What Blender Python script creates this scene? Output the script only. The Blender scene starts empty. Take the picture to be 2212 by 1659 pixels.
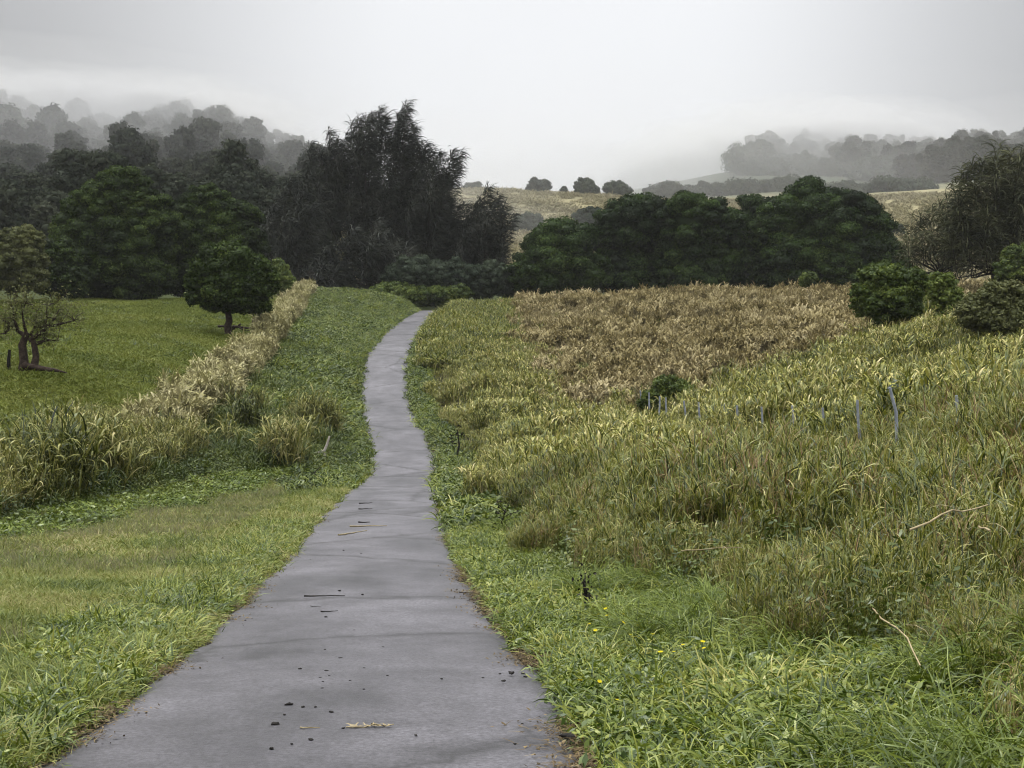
import bpy, math, random
import numpy as np
from mathutils import Vector
rng = np.random.default_rng(11)
random.seed(5)
C = bpy.context.scene.collection
SC = bpy.context.scene
PI = math.pi

# ------------------------------------------------------------------ camera
FPX, PITCH, CAMZ = 3097.0, math.atan(139 / 3097.0), 1.7
cam = bpy.data.objects.new('camera', bpy.data.cameras.new('camera'))
C.objects.link(cam)
cam.location = (0, 0, CAMZ)
cam.rotation_euler = (PI / 2 - PITCH, 0, 0)
cam.data.sensor_width = 36
cam.data.lens = 36 * FPX / 2212
cam.data.clip_start = .1
cam.data.clip_end = 5000
SC.camera = cam
cp, sp = math.cos(PITCH), math.sin(PITCH)


def P(px, py, d):
    """photo point (on a 2212 wide copy) at forward distance d -> world point"""
    cx, cz = (px - 1106) / FPX, -(py - 829.5) / FPX
    y, z = cp + sp * cz, -sp + cp * cz
    k = d / y
    return np.array([cx * k, d, CAMZ + z * k])


def proj(x, y, z):
    z = z - CAMZ
    yc, zc = cp * y - sp * z, sp * y + cp * z
    yc = np.maximum(yc, .05)
    return 1106 + FPX * x / yc, 829.5 - FPX * zc / yc


# ------------------------------------------------------------------ numpy noise
def vnoise(x, y, s, seed=0):
    x, y = np.asarray(x, float) / s + seed * 17.3, np.asarray(y, float) / s - seed * 9.1
    xi, yi = np.floor(x), np.floor(y)
    fx, fy = x - xi, y - yi
    fx, fy = fx * fx * (3 - 2 * fx), fy * fy * (3 - 2 * fy)

    def h(a, b):
        v = np.sin(a * 127.1 + b * 311.7 + seed * 3.7) * 43758.5453
        return v - np.floor(v)
    return (h(xi, yi) * (1 - fx) + h(xi + 1, yi) * fx) * (1 - fy) + (h(xi, yi + 1) * (1 - fx) + h(xi + 1, yi + 1) * fx) * fy


def sstep(a, b, v):
    t = np.clip((v - a) / (b - a), 0, 1)
    return t * t * (3 - 2 * t)


# ------------------------------------------------------------------ road line
RD = [(1659, 100, 1252, 7.5), (1500, 290, 1180, 9.7), (1400, 420, 1100, 12.75), (1300, 520, 1035, 16.8), (1200, 620, 975, 23.2),
      (1140, 665, 962, 29.6), (1060, 748, 945, 44.5), (1030, 790, 942, 55), (980, 800, 942, 62.4), (940, 792, 920, 69.4),
      (900, 780, 893, 77), (850, 779, 880, 86), (800, 785, 880, 94), (760, 797, 887, 103), (720, 830, 907, 120),
      (690, 869, 930, 142), (671, 903, 958, 165)]
rd, rx, rz, rh = [-60, -8, 0], [-.9, -.9, -.9], [2.2, .45, 0.0], [1.4, 1.4, 1.4]
for y_, l_, r_, d_ in RD:
    a, b = P(l_, y_, d_), P(r_, y_, d_)
    rd.append(d_); rx.append((a[0] + b[0]) / 2); rz.append((a[2] + b[2]) / 2); rh.append((b[0] - a[0]) / 2)
for d_, x_, z_ in ((180, -7.5, 2.3), (200, -3, 1.0), (230, 6, 0.5)):
    rd.append(d_); rx.append(x_); rz.append(z_); rh.append(1.4)
_dd = np.arange(-60, 232, .5)


def _smooth(v, k):
    ker = np.hanning(k); ker /= ker.sum()
    return np.convolve(np.pad(v, k // 2, mode='edge'), ker, 'same')[k // 2:-(k // 2)]


_rx = _smooth(np.interp(_dd, rd, rx), 21)
_rz0 = np.interp(_dd, rd, rz)
_rz = np.where(_dd > 175, _smooth(_rz0, 31), np.where(_dd > 160, _smooth(_rz0, 9), _smooth(_rz0, 15)))
_rh = _smooth(np.interp(_dd, rd, rh), 9)
_rz = _rz + .16 * np.exp(-((_dd - 69.5) / 2.2) ** 2) - .10 * np.exp(-((_dd - 65) / 2.5) ** 2)
road_x = lambda y: np.interp(y, _dd, _rx)
road_z = lambda y: np.interp(y, _dd, _rz)
road_h = lambda y: np.interp(y, _dd, _rh)

# ------------------------------------------------------------------ terrain
CP = [  # photo x, photo y (of the soil), distance
    (0, 1659, 7.6), (-500, 1640, 8), (0, 1350, 13.6), (-400, 1340, 14), (0, 1130, 31), (150, 1110, 34), (300, 1062, 42), (450, 1030, 49), (700, 1018, 54),
    (-300, 1140, 30), (0, 985, 42), (200, 975, 45), (370, 905, 58), (520, 808, 80), (600, 715, 110), (650, 648, 150),
    (0, 930, 52), (-400, 930, 50), (100, 802, 62), (-300, 800, 62), (300, 795, 70), (300, 722, 95), (0, 720, 92), (-400, 720, 95), (450, 715, 100),
    (100, 652, 142), (300, 650, 145), (500, 648, 148), (-300, 650, 140), (620, 640, 155),
    (640, 930, 66), (700, 905, 72), (660, 810, 88), (740, 722, 116), (720, 660, 145), (780, 632, 165), (860, 645, 166),
    (1500, 1659, 6.5), (2212, 1659, 5.3), (2800, 1500, 6), (1500, 1300, 15), (2000, 1300, 13.5), (2600, 1200, 14), (1250, 1180, 23), (1700, 1150, 22), (2212, 1090, 21),
    (2900, 1030, 20), (2075, 1020, 27), (1860, 1020, 32), (1650, 1000, 42), (1400, 985, 52), (1150, 1000, 55), (1470, 940, 60), (1400, 922, 70), (2212, 930, 36), (2800, 880, 36),
    (1050, 935, 72), (1200, 948, 72), (1560, 900, 69), (1850, 830, 68), (2212, 800, 60), (2800, 770, 60), (1950, 735, 78), (2130, 750, 67), (2500, 720, 80), (2300, 700, 95),
    (1000, 785, 100), (1300, 800, 96), (1700, 742, 100), (1200, 726, 122), (1500, 698, 130), (1800, 680, 135), (2100, 670, 130), (2600, 660, 130),
    (1000, 668, 160), (1150, 663, 165), (1500, 646, 170), (1850, 640, 168), (2150, 632, 165), (2700, 630, 165),
    # behind the brow
    (700, 640, 190), (900, 665, 190), (1100, 660, 195), (1500, 655, 200), (2000, 650, 200), (300, 640, 190), (-200, 640, 190),
    (900, 625, 235), (1100, 622, 240), (1500, 620, 240), (2000, 610, 240),
    (1100, 505, 340), (1300, 500, 340), (1700, 500, 340), (1950, 505, 330), (2300, 500, 330), (900, 505, 340),
    (960, 414, 450), (1060, 410, 450), (1150, 416, 450), (1250, 424, 452), (1360, 430, 455), (1600, 436, 450), (1900, 440, 420), (2050, 446, 400), (2300, 440, 400),
    (950, 440, 540), (1300, 452, 540), (1450, 418, 620), (1600, 372, 660), (1750, 362, 680), (1900, 366, 660), (2000, 392, 600), (2110, 372, 600), (2350, 366, 600),
    (1700, 380, 900), (2300, 380, 900), (1000, 470, 900),
    (-300, 560, 230), (100, 560, 230), (400, 560, 230), (600, 570, 230), (-300, 440, 300), (100, 440, 300), (350, 430, 300), (600, 480, 300),
    (-300, 340, 380), (0, 336, 380), (100, 338, 380), (200, 356, 380), (270, 376, 380), (340, 352, 380), (420, 332, 380), (500, 360, 370), (600, 412, 360), (700, 440, 380), (820, 430, 420),
    (0, 380, 520), (400, 400, 520), (-400, 400, 900), (400, 440, 900),
]
pts = [P(*c) for c in CP]
for d_ in (-8, 0, 7.5, 12, 17, 24, 32, 44, 55, 62, 69, 77, 86, 95, 108, 125, 145, 165, 182):
    pts.append(np.array([road_x(d_), d_, road_z(d_)]))
pts += [np.array(v, float) for v in ((-6, 0, 0), (7, 0, .4), (-12, -8, .5), (12, -8, .9), (-30, 10, -.6), (30, 10, 1.2), (-60, 60, 0), (70, 60, 3), (-120, 150, 4), (120, 150, 7),
                                     (-200, 250, 14), (220, 250, 16))]
pts = np.array(pts)


def warp(x, y):
    yy = np.maximum(y, -10)
    return np.clip(x / (yy + 22), -1.15, 1.15) * 2.2, np.log(yy + 18) * 1.25


def tps(r2):
    return .5 * r2 * np.log(r2 + 1e-9)


_cu, _cv = warp(pts[:, 0], pts[:, 1])
_sc = pts[:, 1].clip(0) + 22                                  # solve for slope-like values so that near points stay exact
_val = (pts[:, 2] - CAMZ) / _sc
n = len(pts)
A = np.zeros((n + 3, n + 3))
A[:n, :n] = tps((_cu[:, None] - _cu[None]) ** 2 + (_cv[:, None] - _cv[None]) ** 2) + np.eye(n) * 2e-3
A[:n, n] = 1; A[:n, n + 1] = _cu; A[:n, n + 2] = _cv
A[n:, :n] = A[:n, n:].T
_w = np.linalg.solve(A, np.concatenate([_val, np.zeros(3)]))


def H(x, y, road=True):
    x = np.asarray(x, float); y = np.asarray(y, float)
    sh = np.broadcast(x, y).shape
    x, y = np.broadcast_to(x, sh).ravel(), np.broadcast_to(y, sh).ravel()
    out = np.empty(len(x))
    for i in range(0, len(x), 20000):
        u, v = warp(x[i:i + 20000], y[i:i + 20000])
        k = tps((u[:, None] - _cu[None]) ** 2 + (v[:, None] - _cv[None]) ** 2) @ _w[:n] + _w[n] + _w[n + 1] * u + _w[n + 2] * v
        out[i:i + 20000] = k
    z = out * (y.clip(0) + 22) + CAMZ
    z = np.clip(z, -9, 96)
    s = np.abs(x - road_x(y)) - road_h(y)
    rough = sstep(.6, 3, s) * (y < 700)
    z += rough * ((vnoise(x, y, 1.3, 1) - .5) * .10 + (vnoise(x, y, 5, 2) - .5) * .3 * sstep(2, 8, s) + (vnoise(x, y, 25, 3) - .5) * 2.0 * sstep(200, 300, y))
    if road:
        k = (1 - sstep(.25, 2.2, s)) * (y < 225)
        z = z * (1 - k) + (road_z(y) - .05 * (s < .2)) * k
    return z.reshape(sh)


def g(x, y):
    return float(H(x, y))


def hit(px, py, d0=4, d1=400):
    ds = np.geomspace(d0, d1, 900)
    q = np.array([P(px, py, d) for d in ds])
    h = H(q[:, 0], q[:, 1])
    b = np.nonzero(q[:, 2] <= h)[0]
    i = b[0] if len(b) else len(ds) - 1
    return q[i][0], q[i][1], h[i]


# ------------------------------------------------------------------ mesh helpers
class Acc:
    def __init__(s):
        s.v, s.q, s.t, s.n = [], [], [], 0

    def add(s, v, f, tint=.5):
        v = np.asarray(v, float).reshape(-1, 3); f = np.asarray(f, int)
        s.v.append(v); s.q.append(f + s.n)
        s.t.append(np.broadcast_to(np.asarray(tint, float), (len(v),)).copy()); s.n += len(v)

    def mesh(s, name, mat, smooth=False):
        v = np.concatenate(s.v); t = np.concatenate(s.t)
        me = bpy.data.meshes.new(name)
        me.vertices.add(len(v)); me.vertices.foreach_set('co', v.ravel())
        k = [len(f) * f.shape[1] for f in s.q]
        me.loops.add(sum(k)); me.loops.foreach_set('vertex_index', np.concatenate([f.ravel() for f in s.q]).astype(np.int32))
        tot = np.concatenate([np.full(len(f), f.shape[1]) for f in s.q])
        me.polygons.add(len(tot))
        me.polygons.foreach_set('loop_start', np.concatenate([[0], np.cumsum(tot)[:-1]]).astype(np.int32))
        me.polygons.foreach_set('loop_total', tot.astype(np.int32))
        if smooth:
            me.polygons.foreach_set('use_smooth', np.ones(len(tot), bool))
        at = me.attributes.new('tint', 'FLOAT', 'POINT'); at.data.foreach_set('value', t.astype(np.float32))
        me.update(calc_edges=True)
        if mat: me.materials.append(mat)
        return me

    def build(s, name, mat, parent=None, smooth=False):
        me = s.mesh(name, mat, smooth)
        o = bpy.data.objects.new(name, me); C.objects.link(o)
        if parent:                                   # vertices are given in world space
            o.parent = parent
            L = np.array(parent.location)
            co = np.empty(len(me.vertices) * 3); me.vertices.foreach_get('co', co)
            me.vertices.foreach_set('co', (co.reshape(-1, 3) - L).ravel()); me.update()
        return o


def blades(acc, base, az, el, L, droop, w, seg=4, tint=.5, tipw=.12, twist=None, tgrad=0.):
    """tapering curved strips: start elevation el, bending down by droop along their length"""
    base = np.asarray(base, float); N = len(base)
    az, el, L, droop, w, tint = [np.broadcast_to(np.asarray(a, float), (N,)) for a in (az, el, L, droop, w, tint)]
    T = np.linspace(0, 1, seg + 1)
    mid = (T[1:] + T[:-1]) / 2
    th = el[:, None] - droop[:, None] * mid[None] ** 1.2
    st = L[:, None] / seg
    hx = np.concatenate([np.zeros((N, 1)), np.cumsum(np.cos(th) * st, 1)], 1)
    hz = np.concatenate([np.zeros((N, 1)), np.cumsum(np.sin(th) * st, 1)], 1)
    cen = np.stack([base[:, None, 0] + hx * np.cos(az)[:, None], base[:, None, 1] + hx * np.sin(az)[:, None], base[:, None, 2] + hz], -1)
    tw = np.zeros(N) if twist is None else twist
    sx, sy, sz = -np.sin(az) * np.cos(tw), np.cos(az) * np.cos(tw), np.sin(tw)
    side = np.stack([sx, sy, sz], -1)[:, None, :]
    prof = (np.minimum(1, .55 + 1.8 * T) * (1 - T) ** .7 + tipw * T)[None, :, None] * w[:, None, None] * .5
    a, b = cen - side * prof, cen + side * prof
    v = np.stack([a, b], 2).reshape(N, -1, 3)
    i = np.arange(seg)
    f = np.stack([2 * i, 2 * i + 1, 2 * i + 3, 2 * i + 2], -1)[None] + (np.arange(N) * (seg + 1) * 2)[:, None, None]
    tt = np.repeat(tint[:, None] + tgrad * (T[None] - .5), 2, axis=1)  # tint rises along the blade: paler tips, base shade put into the colour
    acc.add(v.reshape(-1, 3), f.reshape(-1, 4), tt.ravel())


def tube(acc, p, r, sides=7, tint=.5, cap=True):
    p = np.asarray(p, float); m = len(p); r = np.broadcast_to(np.asarray(r, float), (m,))
    t = np.gradient(p, axis=0); t /= np.linalg.norm(t, axis=1)[:, None] + 1e-9
    ref = np.where(np.abs(t[:, 2:3]) > .9, [[1., 0, 0]], [[0, 0, 1.]])
    a = np.cross(t, ref); a /= np.linalg.norm(a, axis=1)[:, None]
    b = np.cross(t, a)
    ang = np.arange(sides) * 2 * PI / sides
    v = p[:, None] + r[:, None, None] * (a[:, None] * np.cos(ang)[None, :, None] + b[:, None] * np.sin(ang)[None, :, None])
    f = []
    for i in range(m - 1):
        for j in range(sides):
            k = (j + 1) % sides
            f.append((i * sides + j, i * sides + k, (i + 1) * sides + k, (i + 1) * sides + j))
    acc.add(v.reshape(-1, 3), np.array(f), tint)
    if cap:
        for i in (0, m - 1):
            vv = np.concatenate([v[i], p[i][None]])
            acc.add(vv, np.array([(j, (j + 1) % sides, sides) for j in range(sides)]), tint)


def wob(a, b, k=6, amp=.05, rg=None):
    rg = rg or rng
    a, b = np.array(a, float), np.array(b, float)
    t = np.linspace(0, 1, k)[:, None]
    L = np.linalg.norm(b - a)
    o = rg.normal(0, amp * L, (k, 3)); o[0] = 0; o[-1] = 0
    return a + (b - a) * t + o


_ico = None


def ico():
    global _ico
    if _ico is None:
        import bmesh
        bm = bmesh.new(); bmesh.ops.create_icosphere(bm, subdivisions=2, radius=1)
        _ico = (np.array([v.co[:] for v in bm.verts]), np.array([[v.index for v in f.verts] for f in bm.faces])); bm.free()
    return _ico


def leaves(acc, c, nrm, size, tint, rg, asp=.55, rand=.7):
    N = len(c)
    nn = nrm + rg.normal(0, rand, (N, 3)); nn /= np.linalg.norm(nn, axis=1)[:, None] + 1e-9
    a = np.cross(nn, rg.normal(0, 1, (N, 3))); a /= np.linalg.norm(a, axis=1)[:, None] + 1e-9
    b = np.cross(nn, a)
    s = (size * rg.uniform(.6, 1.3, N))[:, None] if np.ndim(size) == 0 else size[:, None]
    v = np.stack([c - a * s * .5, c + b * s * .5 * asp, c + a * s * .5, c - b * s * .5 * asp], 1)
    f = np.arange(N * 4).reshape(N, 4)
    acc.add(v.reshape(-1, 3), f, np.repeat(tint, 4))


def blob_crown(acc, blobs, leaf, rg, lobe=.30, cover=1.0, core=.80, flat=1.0, nl=1.0):
    """blobs: (centre, (rx, ry, rz)).  Lobes sit over each blob's surface, small leaf faces over each lobe."""
    iv, jf = ico()
    for c, r in blobs:
        c = np.array(c, float); r = np.array(r, float)
        rm = (r[0] * r[1] * r[2]) ** (1 / 3)
        acc.add(c + iv * r * core * .86 * (1 + .1 * rg.normal(0, 1, (len(iv), 1))), jf, .35)  # filler core, its low tint paints the shade inside the crown
        lr = rm * lobe
        nlobe = int(nl * 9 / lobe * .62 * (rm / lr) ** 1.0)
        i = np.arange(nlobe) + .5
        ph, zz = i * 2.39996 + rg.uniform(0, 6), 1 - 2 * i / nlobe
        d = np.stack([np.sqrt(1 - zz ** 2) * np.cos(ph), np.sqrt(1 - zz ** 2) * np.sin(ph), zz], -1)
        d += rg.normal(0, .12, d.shape); d /= np.linalg.norm(d, axis=1)[:, None]
        for dd in d:
            q = lr * rg.uniform(.65, 1.35)
            lc = c + dd * r * rg.uniform(.70, 1.06)
            lrr = np.array([q, q, q * .78 * flat])
            t0 = rg.uniform(.15, .85)
            acc.add(lc + iv * lrr * core * (1 + .08 * rg.normal(0, 1, (len(iv), 1))), jf, t0 * .5)  # lobe core tinted darker than its leaves, as painted inner shade
            N = int(cover * 4 * PI * q * q / (leaf * leaf * .55 * .5) * .55)
            e = rg.normal(0, 1, (N, 3)); e /= np.linalg.norm(e, axis=1)[:, None]
            pos = lc + e * lrr * rg.uniform(.86, 1.12, (N, 1))
            leaves(acc, pos, e, leaf, np.clip(t0 + rg.normal(0, .16, N), 0, 1), rg)


# ------------------------------------------------------------------ materials
def nodes(name):
    m = bpy.data.materials.new(name); m.use_nodes = True
    nt = m.node_tree; nt.nodes.clear()
    return m, nt, nt.nodes.new('ShaderNodeOutputMaterial')


def ramp(nt, cols, pos=None):
    r = nt.nodes.new('ShaderNodeValToRGB')
    e = r.color_ramp.elements
    n_ = len(cols); pos = pos or [i / (n_ - 1) for i in range(n_)]
    while len(e) < n_: e.new(.5)
    for i, c in enumerate(cols):
        e[i].position = pos[i]; e[i].color = (*c, 1)
    return r


def math_(nt, op, a, b=None, clamp=False):
    m = nt.nodes.new('ShaderNodeMath'); m.operation = op; m.use_clamp = clamp
    for i, v in enumerate((a, b)):
        if v is None: continue
        if isinstance(v, (int, float)): m.inputs[i].default_value = v
        else: nt.links.new(v, m.inputs[i])
    return m.outputs[0]


def noise(nt, scale, detail=3, rough=.55, vec=None):
    t = nt.nodes.new('ShaderNodeTexNoise'); t.inputs['Scale'].default_value = scale
    t.inputs['Detail'].default_value = detail; t.inputs['Roughness'].default_value = rough
    if vec is None:
        gm = nt.nodes.new('ShaderNodeNewGeometry'); vec = gm.outputs['Position']
    nt.links.new(vec, t.inputs['Vector'])
    return t.outputs['Fac']


def leafmat(name, cols, pos=None, trans=.25, gloss=.05, rough=.45, wt=.5, wn=.35, wr=.15, ns=.25, off=0.):
    """leaf or blade: colours run with the blade's own tint, the patch it grows in and the plant"""
    m, nt, out = nodes(name)
    at = nt.nodes.new('ShaderNodeAttribute'); at.attribute_name = 'tint'
    oi = nt.nodes.new('ShaderNodeObjectInfo')
    nz = math_(nt, 'ADD', math_(nt, 'MULTIPLY', math_(nt, 'SUBTRACT', noise(nt, ns, 2), .5), 2.2), .5)
    v = math_(nt, 'ADD', math_(nt, 'MULTIPLY', at.outputs['Fac'], wt), math_(nt, 'MULTIPLY', nz, wn))
    v = math_(nt, 'ADD', v, math_(nt, 'MULTIPLY', oi.outputs['Random'], wr))
    v = math_(nt, 'ADD', v, off, True)
    r = ramp(nt, cols, pos); nt.links.new(v, r.inputs[0])
    d = nt.nodes.new('ShaderNodeBsdfDiffuse'); t = nt.nodes.new('ShaderNodeBsdfTranslucent'); gl = nt.nodes.new('ShaderNodeBsdfGlossy')
    gl.inputs['Roughness'].default_value = rough; gl.inputs['Color'].default_value = (.8, .85, .8, 1)
    nt.links.new(r.outputs[0], d.inputs[0]); nt.links.new(r.outputs[0], t.inputs[0])
    m1 = nt.nodes.new('ShaderNodeMixShader'); m1.inputs[0].default_value = trans * .8
    nt.links.new(d.outputs[0], m1.inputs[1]); nt.links.new(t.outputs[0], m1.inputs[2])
    m2 = nt.nodes.new('ShaderNodeMixShader'); m2.inputs[0].default_value = gloss
    nt.links.new(m1.outputs[0], m2.inputs[1]); nt.links.new(gl.outputs[0], m2.inputs[2])
    nt.links.new(m2.outputs[0], out.inputs[0])
    return m


def solidmat(name, cols, scale=3, rough=.85, bump=.4, detail=6, spec=.2):
    m, nt, out = nodes(name)
    b = nt.nodes.new('ShaderNodeBsdfPrincipled')
    nz = noise(nt, scale, detail, .65)
    r = ramp(nt, cols, [.3 + .4 * i / (len(cols) - 1) for i in range(len(cols))]); nt.links.new(nz, r.inputs[0]); nt.links.new(r.outputs[0], b.inputs['Base Color'])
    b.inputs['Roughness'].default_value = rough
    b.inputs['Specular IOR Level'].default_value = spec
    bp = nt.nodes.new('ShaderNodeBump'); bp.inputs['Strength'].default_value = bump
    nt.links.new(nz, bp.inputs['Height']); nt.links.new(bp.outputs[0], b.inputs['Normal'])
    nt.links.new(b.outputs[0], out.inputs[0])
    return m


M = {}
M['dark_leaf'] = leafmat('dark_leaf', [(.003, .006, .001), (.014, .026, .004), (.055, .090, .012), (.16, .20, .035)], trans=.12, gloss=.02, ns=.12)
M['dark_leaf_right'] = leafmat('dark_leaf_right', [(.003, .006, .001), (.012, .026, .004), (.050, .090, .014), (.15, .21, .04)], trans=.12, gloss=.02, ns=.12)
M['mid_leaf'] = leafmat('mid_leaf', [(.012, .022, .004), (.05, .08, .011), (.15, .20, .03), (.32, .37, .08)], trans=.2, gloss=.03, ns=.5)
M['olive_leaf'] = leafmat('olive_leaf', [(.045, .050, .016), (.09, .10, .03), (.15, .16, .05), (.24, .24, .09)], trans=.2, gloss=.03, ns=.4)
M['needle'] = leafmat('needle', [(.008, .009, .008), (.022, .025, .020), (.050, .054, .042), (.12, .125, .095)], trans=.12, gloss=.02, ns=.15)
M['needle_warm'] = leafmat('needle_warm', [(.012, .015, .006), (.042, .048, .020), (.11, .115, .048), (.23, .22, .11)], trans=.15, gloss=.02, ns=.2)
M['far_leaf'] = leafmat('far_leaf', [(.020, .030, .020), (.040, .055, .035), (.07, .09, .055), (.11, .13, .08)], trans=.1, gloss=.01, ns=.03, wr=.3, wn=.2)
M['forest_leaf'] = leafmat('forest_leaf', [(.012, .017, .011), (.026, .034, .020), (.055, .064, .038), (.11, .115, .075)], trans=.1, gloss=.01, ns=.03, wr=.4, wn=.1)
M['bark'] = solidmat('bark', [(.030, .022, .016), (.075, .058, .042), (.13, .11, .085)], 6)
M['pale_bark'] = solidmat('pale_bark', [(.16, .15, .13), (.30, .28, .25), (.42, .40, .36)], 8)
M['red_bark'] = solidmat('red_bark', [(.022, .015, .011), (.055, .038, .028), (.10, .075, .055)], 7)
M['grey_wood'] = solidmat('grey_wood', [(.22, .24, .26), (.38, .41, .44), (.52, .55, .57)], 9, bump=.2)
M['dark_wood'] = solidmat('dark_wood', [(.008, .007, .006), (.02, .018, .014), (.05, .04, .03)], 12)
M['pale_wood'] = solidmat('pale_wood', [(.40, .34, .28), (.60, .54, .46), (.75, .70, .64)], 9, bump=.2)
M['pink_wood'] = solidmat('pink_wood', [(.16, .08, .055), (.34, .20, .15), (.50, .35, .27)], 9)
M['straw'] = solidmat('straw', [(.26, .20, .10), (.42, .34, .19), (.55, .46, .28)], 20, bump=.1)
M['clod'] = solidmat('clod', [(.008, .007, .007), (.02, .018, .016), (.045, .04, .035)], 40)
M['litter'] = leafmat('litter', [(.02, .014, .008), (.06, .042, .022), (.16, .11, .05), (.34, .26, .13)], trans=.05, gloss=.03, ns=1, wt=.9, wn=.2)
M['flower'] = leafmat('flower', [(.75, .60, .02), (.85, .75, .05)], trans=.3, gloss=0)

# grasses
M['lawn'] = leafmat('lawn', [(.03, .055, .004), (.10, .145, .010), (.22, .26, .03), (.36, .35, .09), (.46, .39, .17)], [0, .3, .55, .8, 1], trans=.3, gloss=.05, ns=.45, wt=.55, wn=.55, wr=.12, off=-.07)
M['seedy'] = leafmat('seedy', [(.15, .17, .06), (.25, .25, .11), (.34, .31, .17), (.42, .37, .24)], trans=.3, gloss=.02, ns=.5)
M['verge'] = leafmat('verge', [(.010, .024, .002), (.055, .10, .006), (.17, .235, .018), (.38, .42, .055), (.60, .55, .14)], [0, .3, .6, .85, 1], trans=.32, gloss=.07, ns=.6, wt=.65, wn=.3, wr=.12)
M['lush'] = leafmat('lush', [(.010, .022, .002), (.060, .10, .007), (.16, .22, .02), (.36, .42, .07)], trans=.3, gloss=.05, rough=.4, ns=.5, wt=.65)
M['cane'] = leafmat('cane', [(.008, .014, .002), (.055, .078, .006), (.20, .225, .020), (.47, .44, .085), (.72, .62, .26)], [0, .25, .50, .76, 1], trans=.28, gloss=.07, ns=.18, wt=.75, wn=.28, wr=.12, off=-.05)
M['cane_dry'] = leafmat('cane_dry', [(.10, .055, .02), (.24, .14, .06), (.40, .27, .12), (.52, .40, .21)], trans=.25, gloss=.04, ns=.4, wt=.6)
M['brown'] = leafmat('brown', [(.014, .014, .004), (.085, .070, .02), (.235, .185, .066), (.41, .33, .14), (.60, .50, .27)], [0, .22, .48, .75, 1], trans=.25, gloss=.03, ns=.10, wt=.55, wn=.5, wr=.2, off=-.08)
M['hedge'] = leafmat('hedge', [(.010, .016, .003), (.05, .068, .009), (.16, .18, .028), (.38, .36, .09), (.60, .52, .24)], [0, .3, .55, .8, 1], trans=.28, gloss=.05, ns=.22, wt=.6, wn=.4, wr=.15, off=-.05)
M['golden'] = leafmat('golden', [(.07, .07, .018), (.24, .225, .07), (.44, .40, .155), (.62, .555, .30)], trans=.28, gloss=.04, ns=.4, wt=.6, wr=.2)
M['pasture'] = leafmat('pasture', [(.045, .07, .006), (.11, .145, .012), (.19, .22, .028), (.30, .30, .07)], trans=.25, gloss=.03, ns=.12, wt=.45, wn=.45, wr=.15)
M['weed'] = leafmat('weed', [(.010, .020, .003), (.045, .075, .007), (.13, .17, .018), (.32, .33, .07)], trans=.25, gloss=.06, ns=.4)
M['hill_grass'] = leafmat('hill_grass', [(.20, .19, .08), (.31, .28, .14), (.42, .37, .21), (.52, .46, .30)], trans=.2, gloss=.01, ns=.03, wn=.5)


# terrain
def ground_material():
    m, nt, out = nodes('ground_soil_and_turf')
    b = nt.nodes.new('ShaderNodeBsdfPrincipled'); b.inputs['Roughness'].default_value = .95; b.inputs['Specular IOR Level'].default_value = .1
    at = nt.nodes.new('ShaderNodeAttribute'); at.attribute_name = 'cover'
    n1 = noise(nt, .35, 6, .7); n2 = noise(nt, 6, 6, .75); n3 = noise(nt, .045, 5, .6)
    v = math_(nt, 'ADD', math_(nt, 'MULTIPLY', n1, .9), math_(nt, 'MULTIPLY', n2, .9))
    v = math_(nt, 'ADD', v, math_(nt, 'MULTIPLY', n3, .5))
    v = math_(nt, 'SUBTRACT', v, .18)
    mx = nt.nodes.new('ShaderNodeMix'); mx.data_type = 'RGBA'; mx.blend_type = 'MULTIPLY'; mx.inputs[0].default_value = 1
    cb = nt.nodes.new('ShaderNodeCombineColor')
    for i in range(3): nt.links.new(v, cb.inputs[i])
    nt.links.new(at.outputs['Color'], mx.inputs[6]); nt.links.new(cb.outputs[0], mx.inputs[7])
    nt.links.new(mx.outputs[2], b.inputs['Base Color'])
    bp = nt.nodes.new('ShaderNodeBump'); bp.inputs['Strength'].default_value = .8; bp.inputs['Distance'].default_value = .15
    nt.links.new(n2, bp.inputs['Height']); nt.links.new(bp.outputs[0], b.inputs['Normal'])
    nt.links.new(b.outputs[0], out.inputs[0])
    return m


def fence_left(y):                                  # overgrown fence line left of the road
    return np.interp(y, [20, 38, 42, 56, 80, 110, 150, 165], [-13.2, -12.9, -12.6, -13.2, -15.1, -18.0, -22.1, -23.5])


def brown_mask(x, y, j=0):
    if j:
        x = x + rng.normal(0, .9 * j, np.shape(x)); y = y + rng.normal(0, 2.6 * j, np.shape(y))
    left = np.interp(y, [60, 76, 100, 165], [2.4, 2.2, 1.0, .6]) + (vnoise(x, y, 4, 5) - .5) * 2.2
    near = np.interp(x, [0, 7, 12, 18, 24, 60], [70, 69, 71, 78, 87, 104]) + (vnoise(x, y, 6, 6) - .5) * 12
    return ((x > left) & (y > near) & (y < 172)).astype(float)


ys = np.concatenate([np.arange(-48, 0, 4), np.arange(0, 90, .6), np.arange(90, 200, 1.2), np.arange(200, 480, 4), np.arange(480, 720, 8), np.linspace(720, 1040, 14)])
_h = np.concatenate([np.arange(0, 14, .35), np.arange(14, 40, .8), np.arange(40, 110, 2.5), np.arange(110, 300, 6), np.linspace(300, 840, 22)])
xs = np.concatenate([-_h[:0:-1], _h]) - 5
GX, GY = np.meshgrid(xs, ys)
GZ = H(GX, GY)
acc = Acc()
ny, nx = GX.shape
idx = np.arange(ny * nx).reshape(ny, nx)
acc.add(np.stack([GX, GY, GZ], -1).reshape(-1, 3), np.stack([idx[:-1, :-1], idx[:-1, 1:], idx[1:, 1:], idx[1:, :-1]], -1).reshape(-1, 4))
ground = acc.build('ground', ground_material(), smooth=True)
ground['kind'] = 'structure'
s_ = np.abs(GX - road_x(GY)) - road_h(GY)
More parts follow.
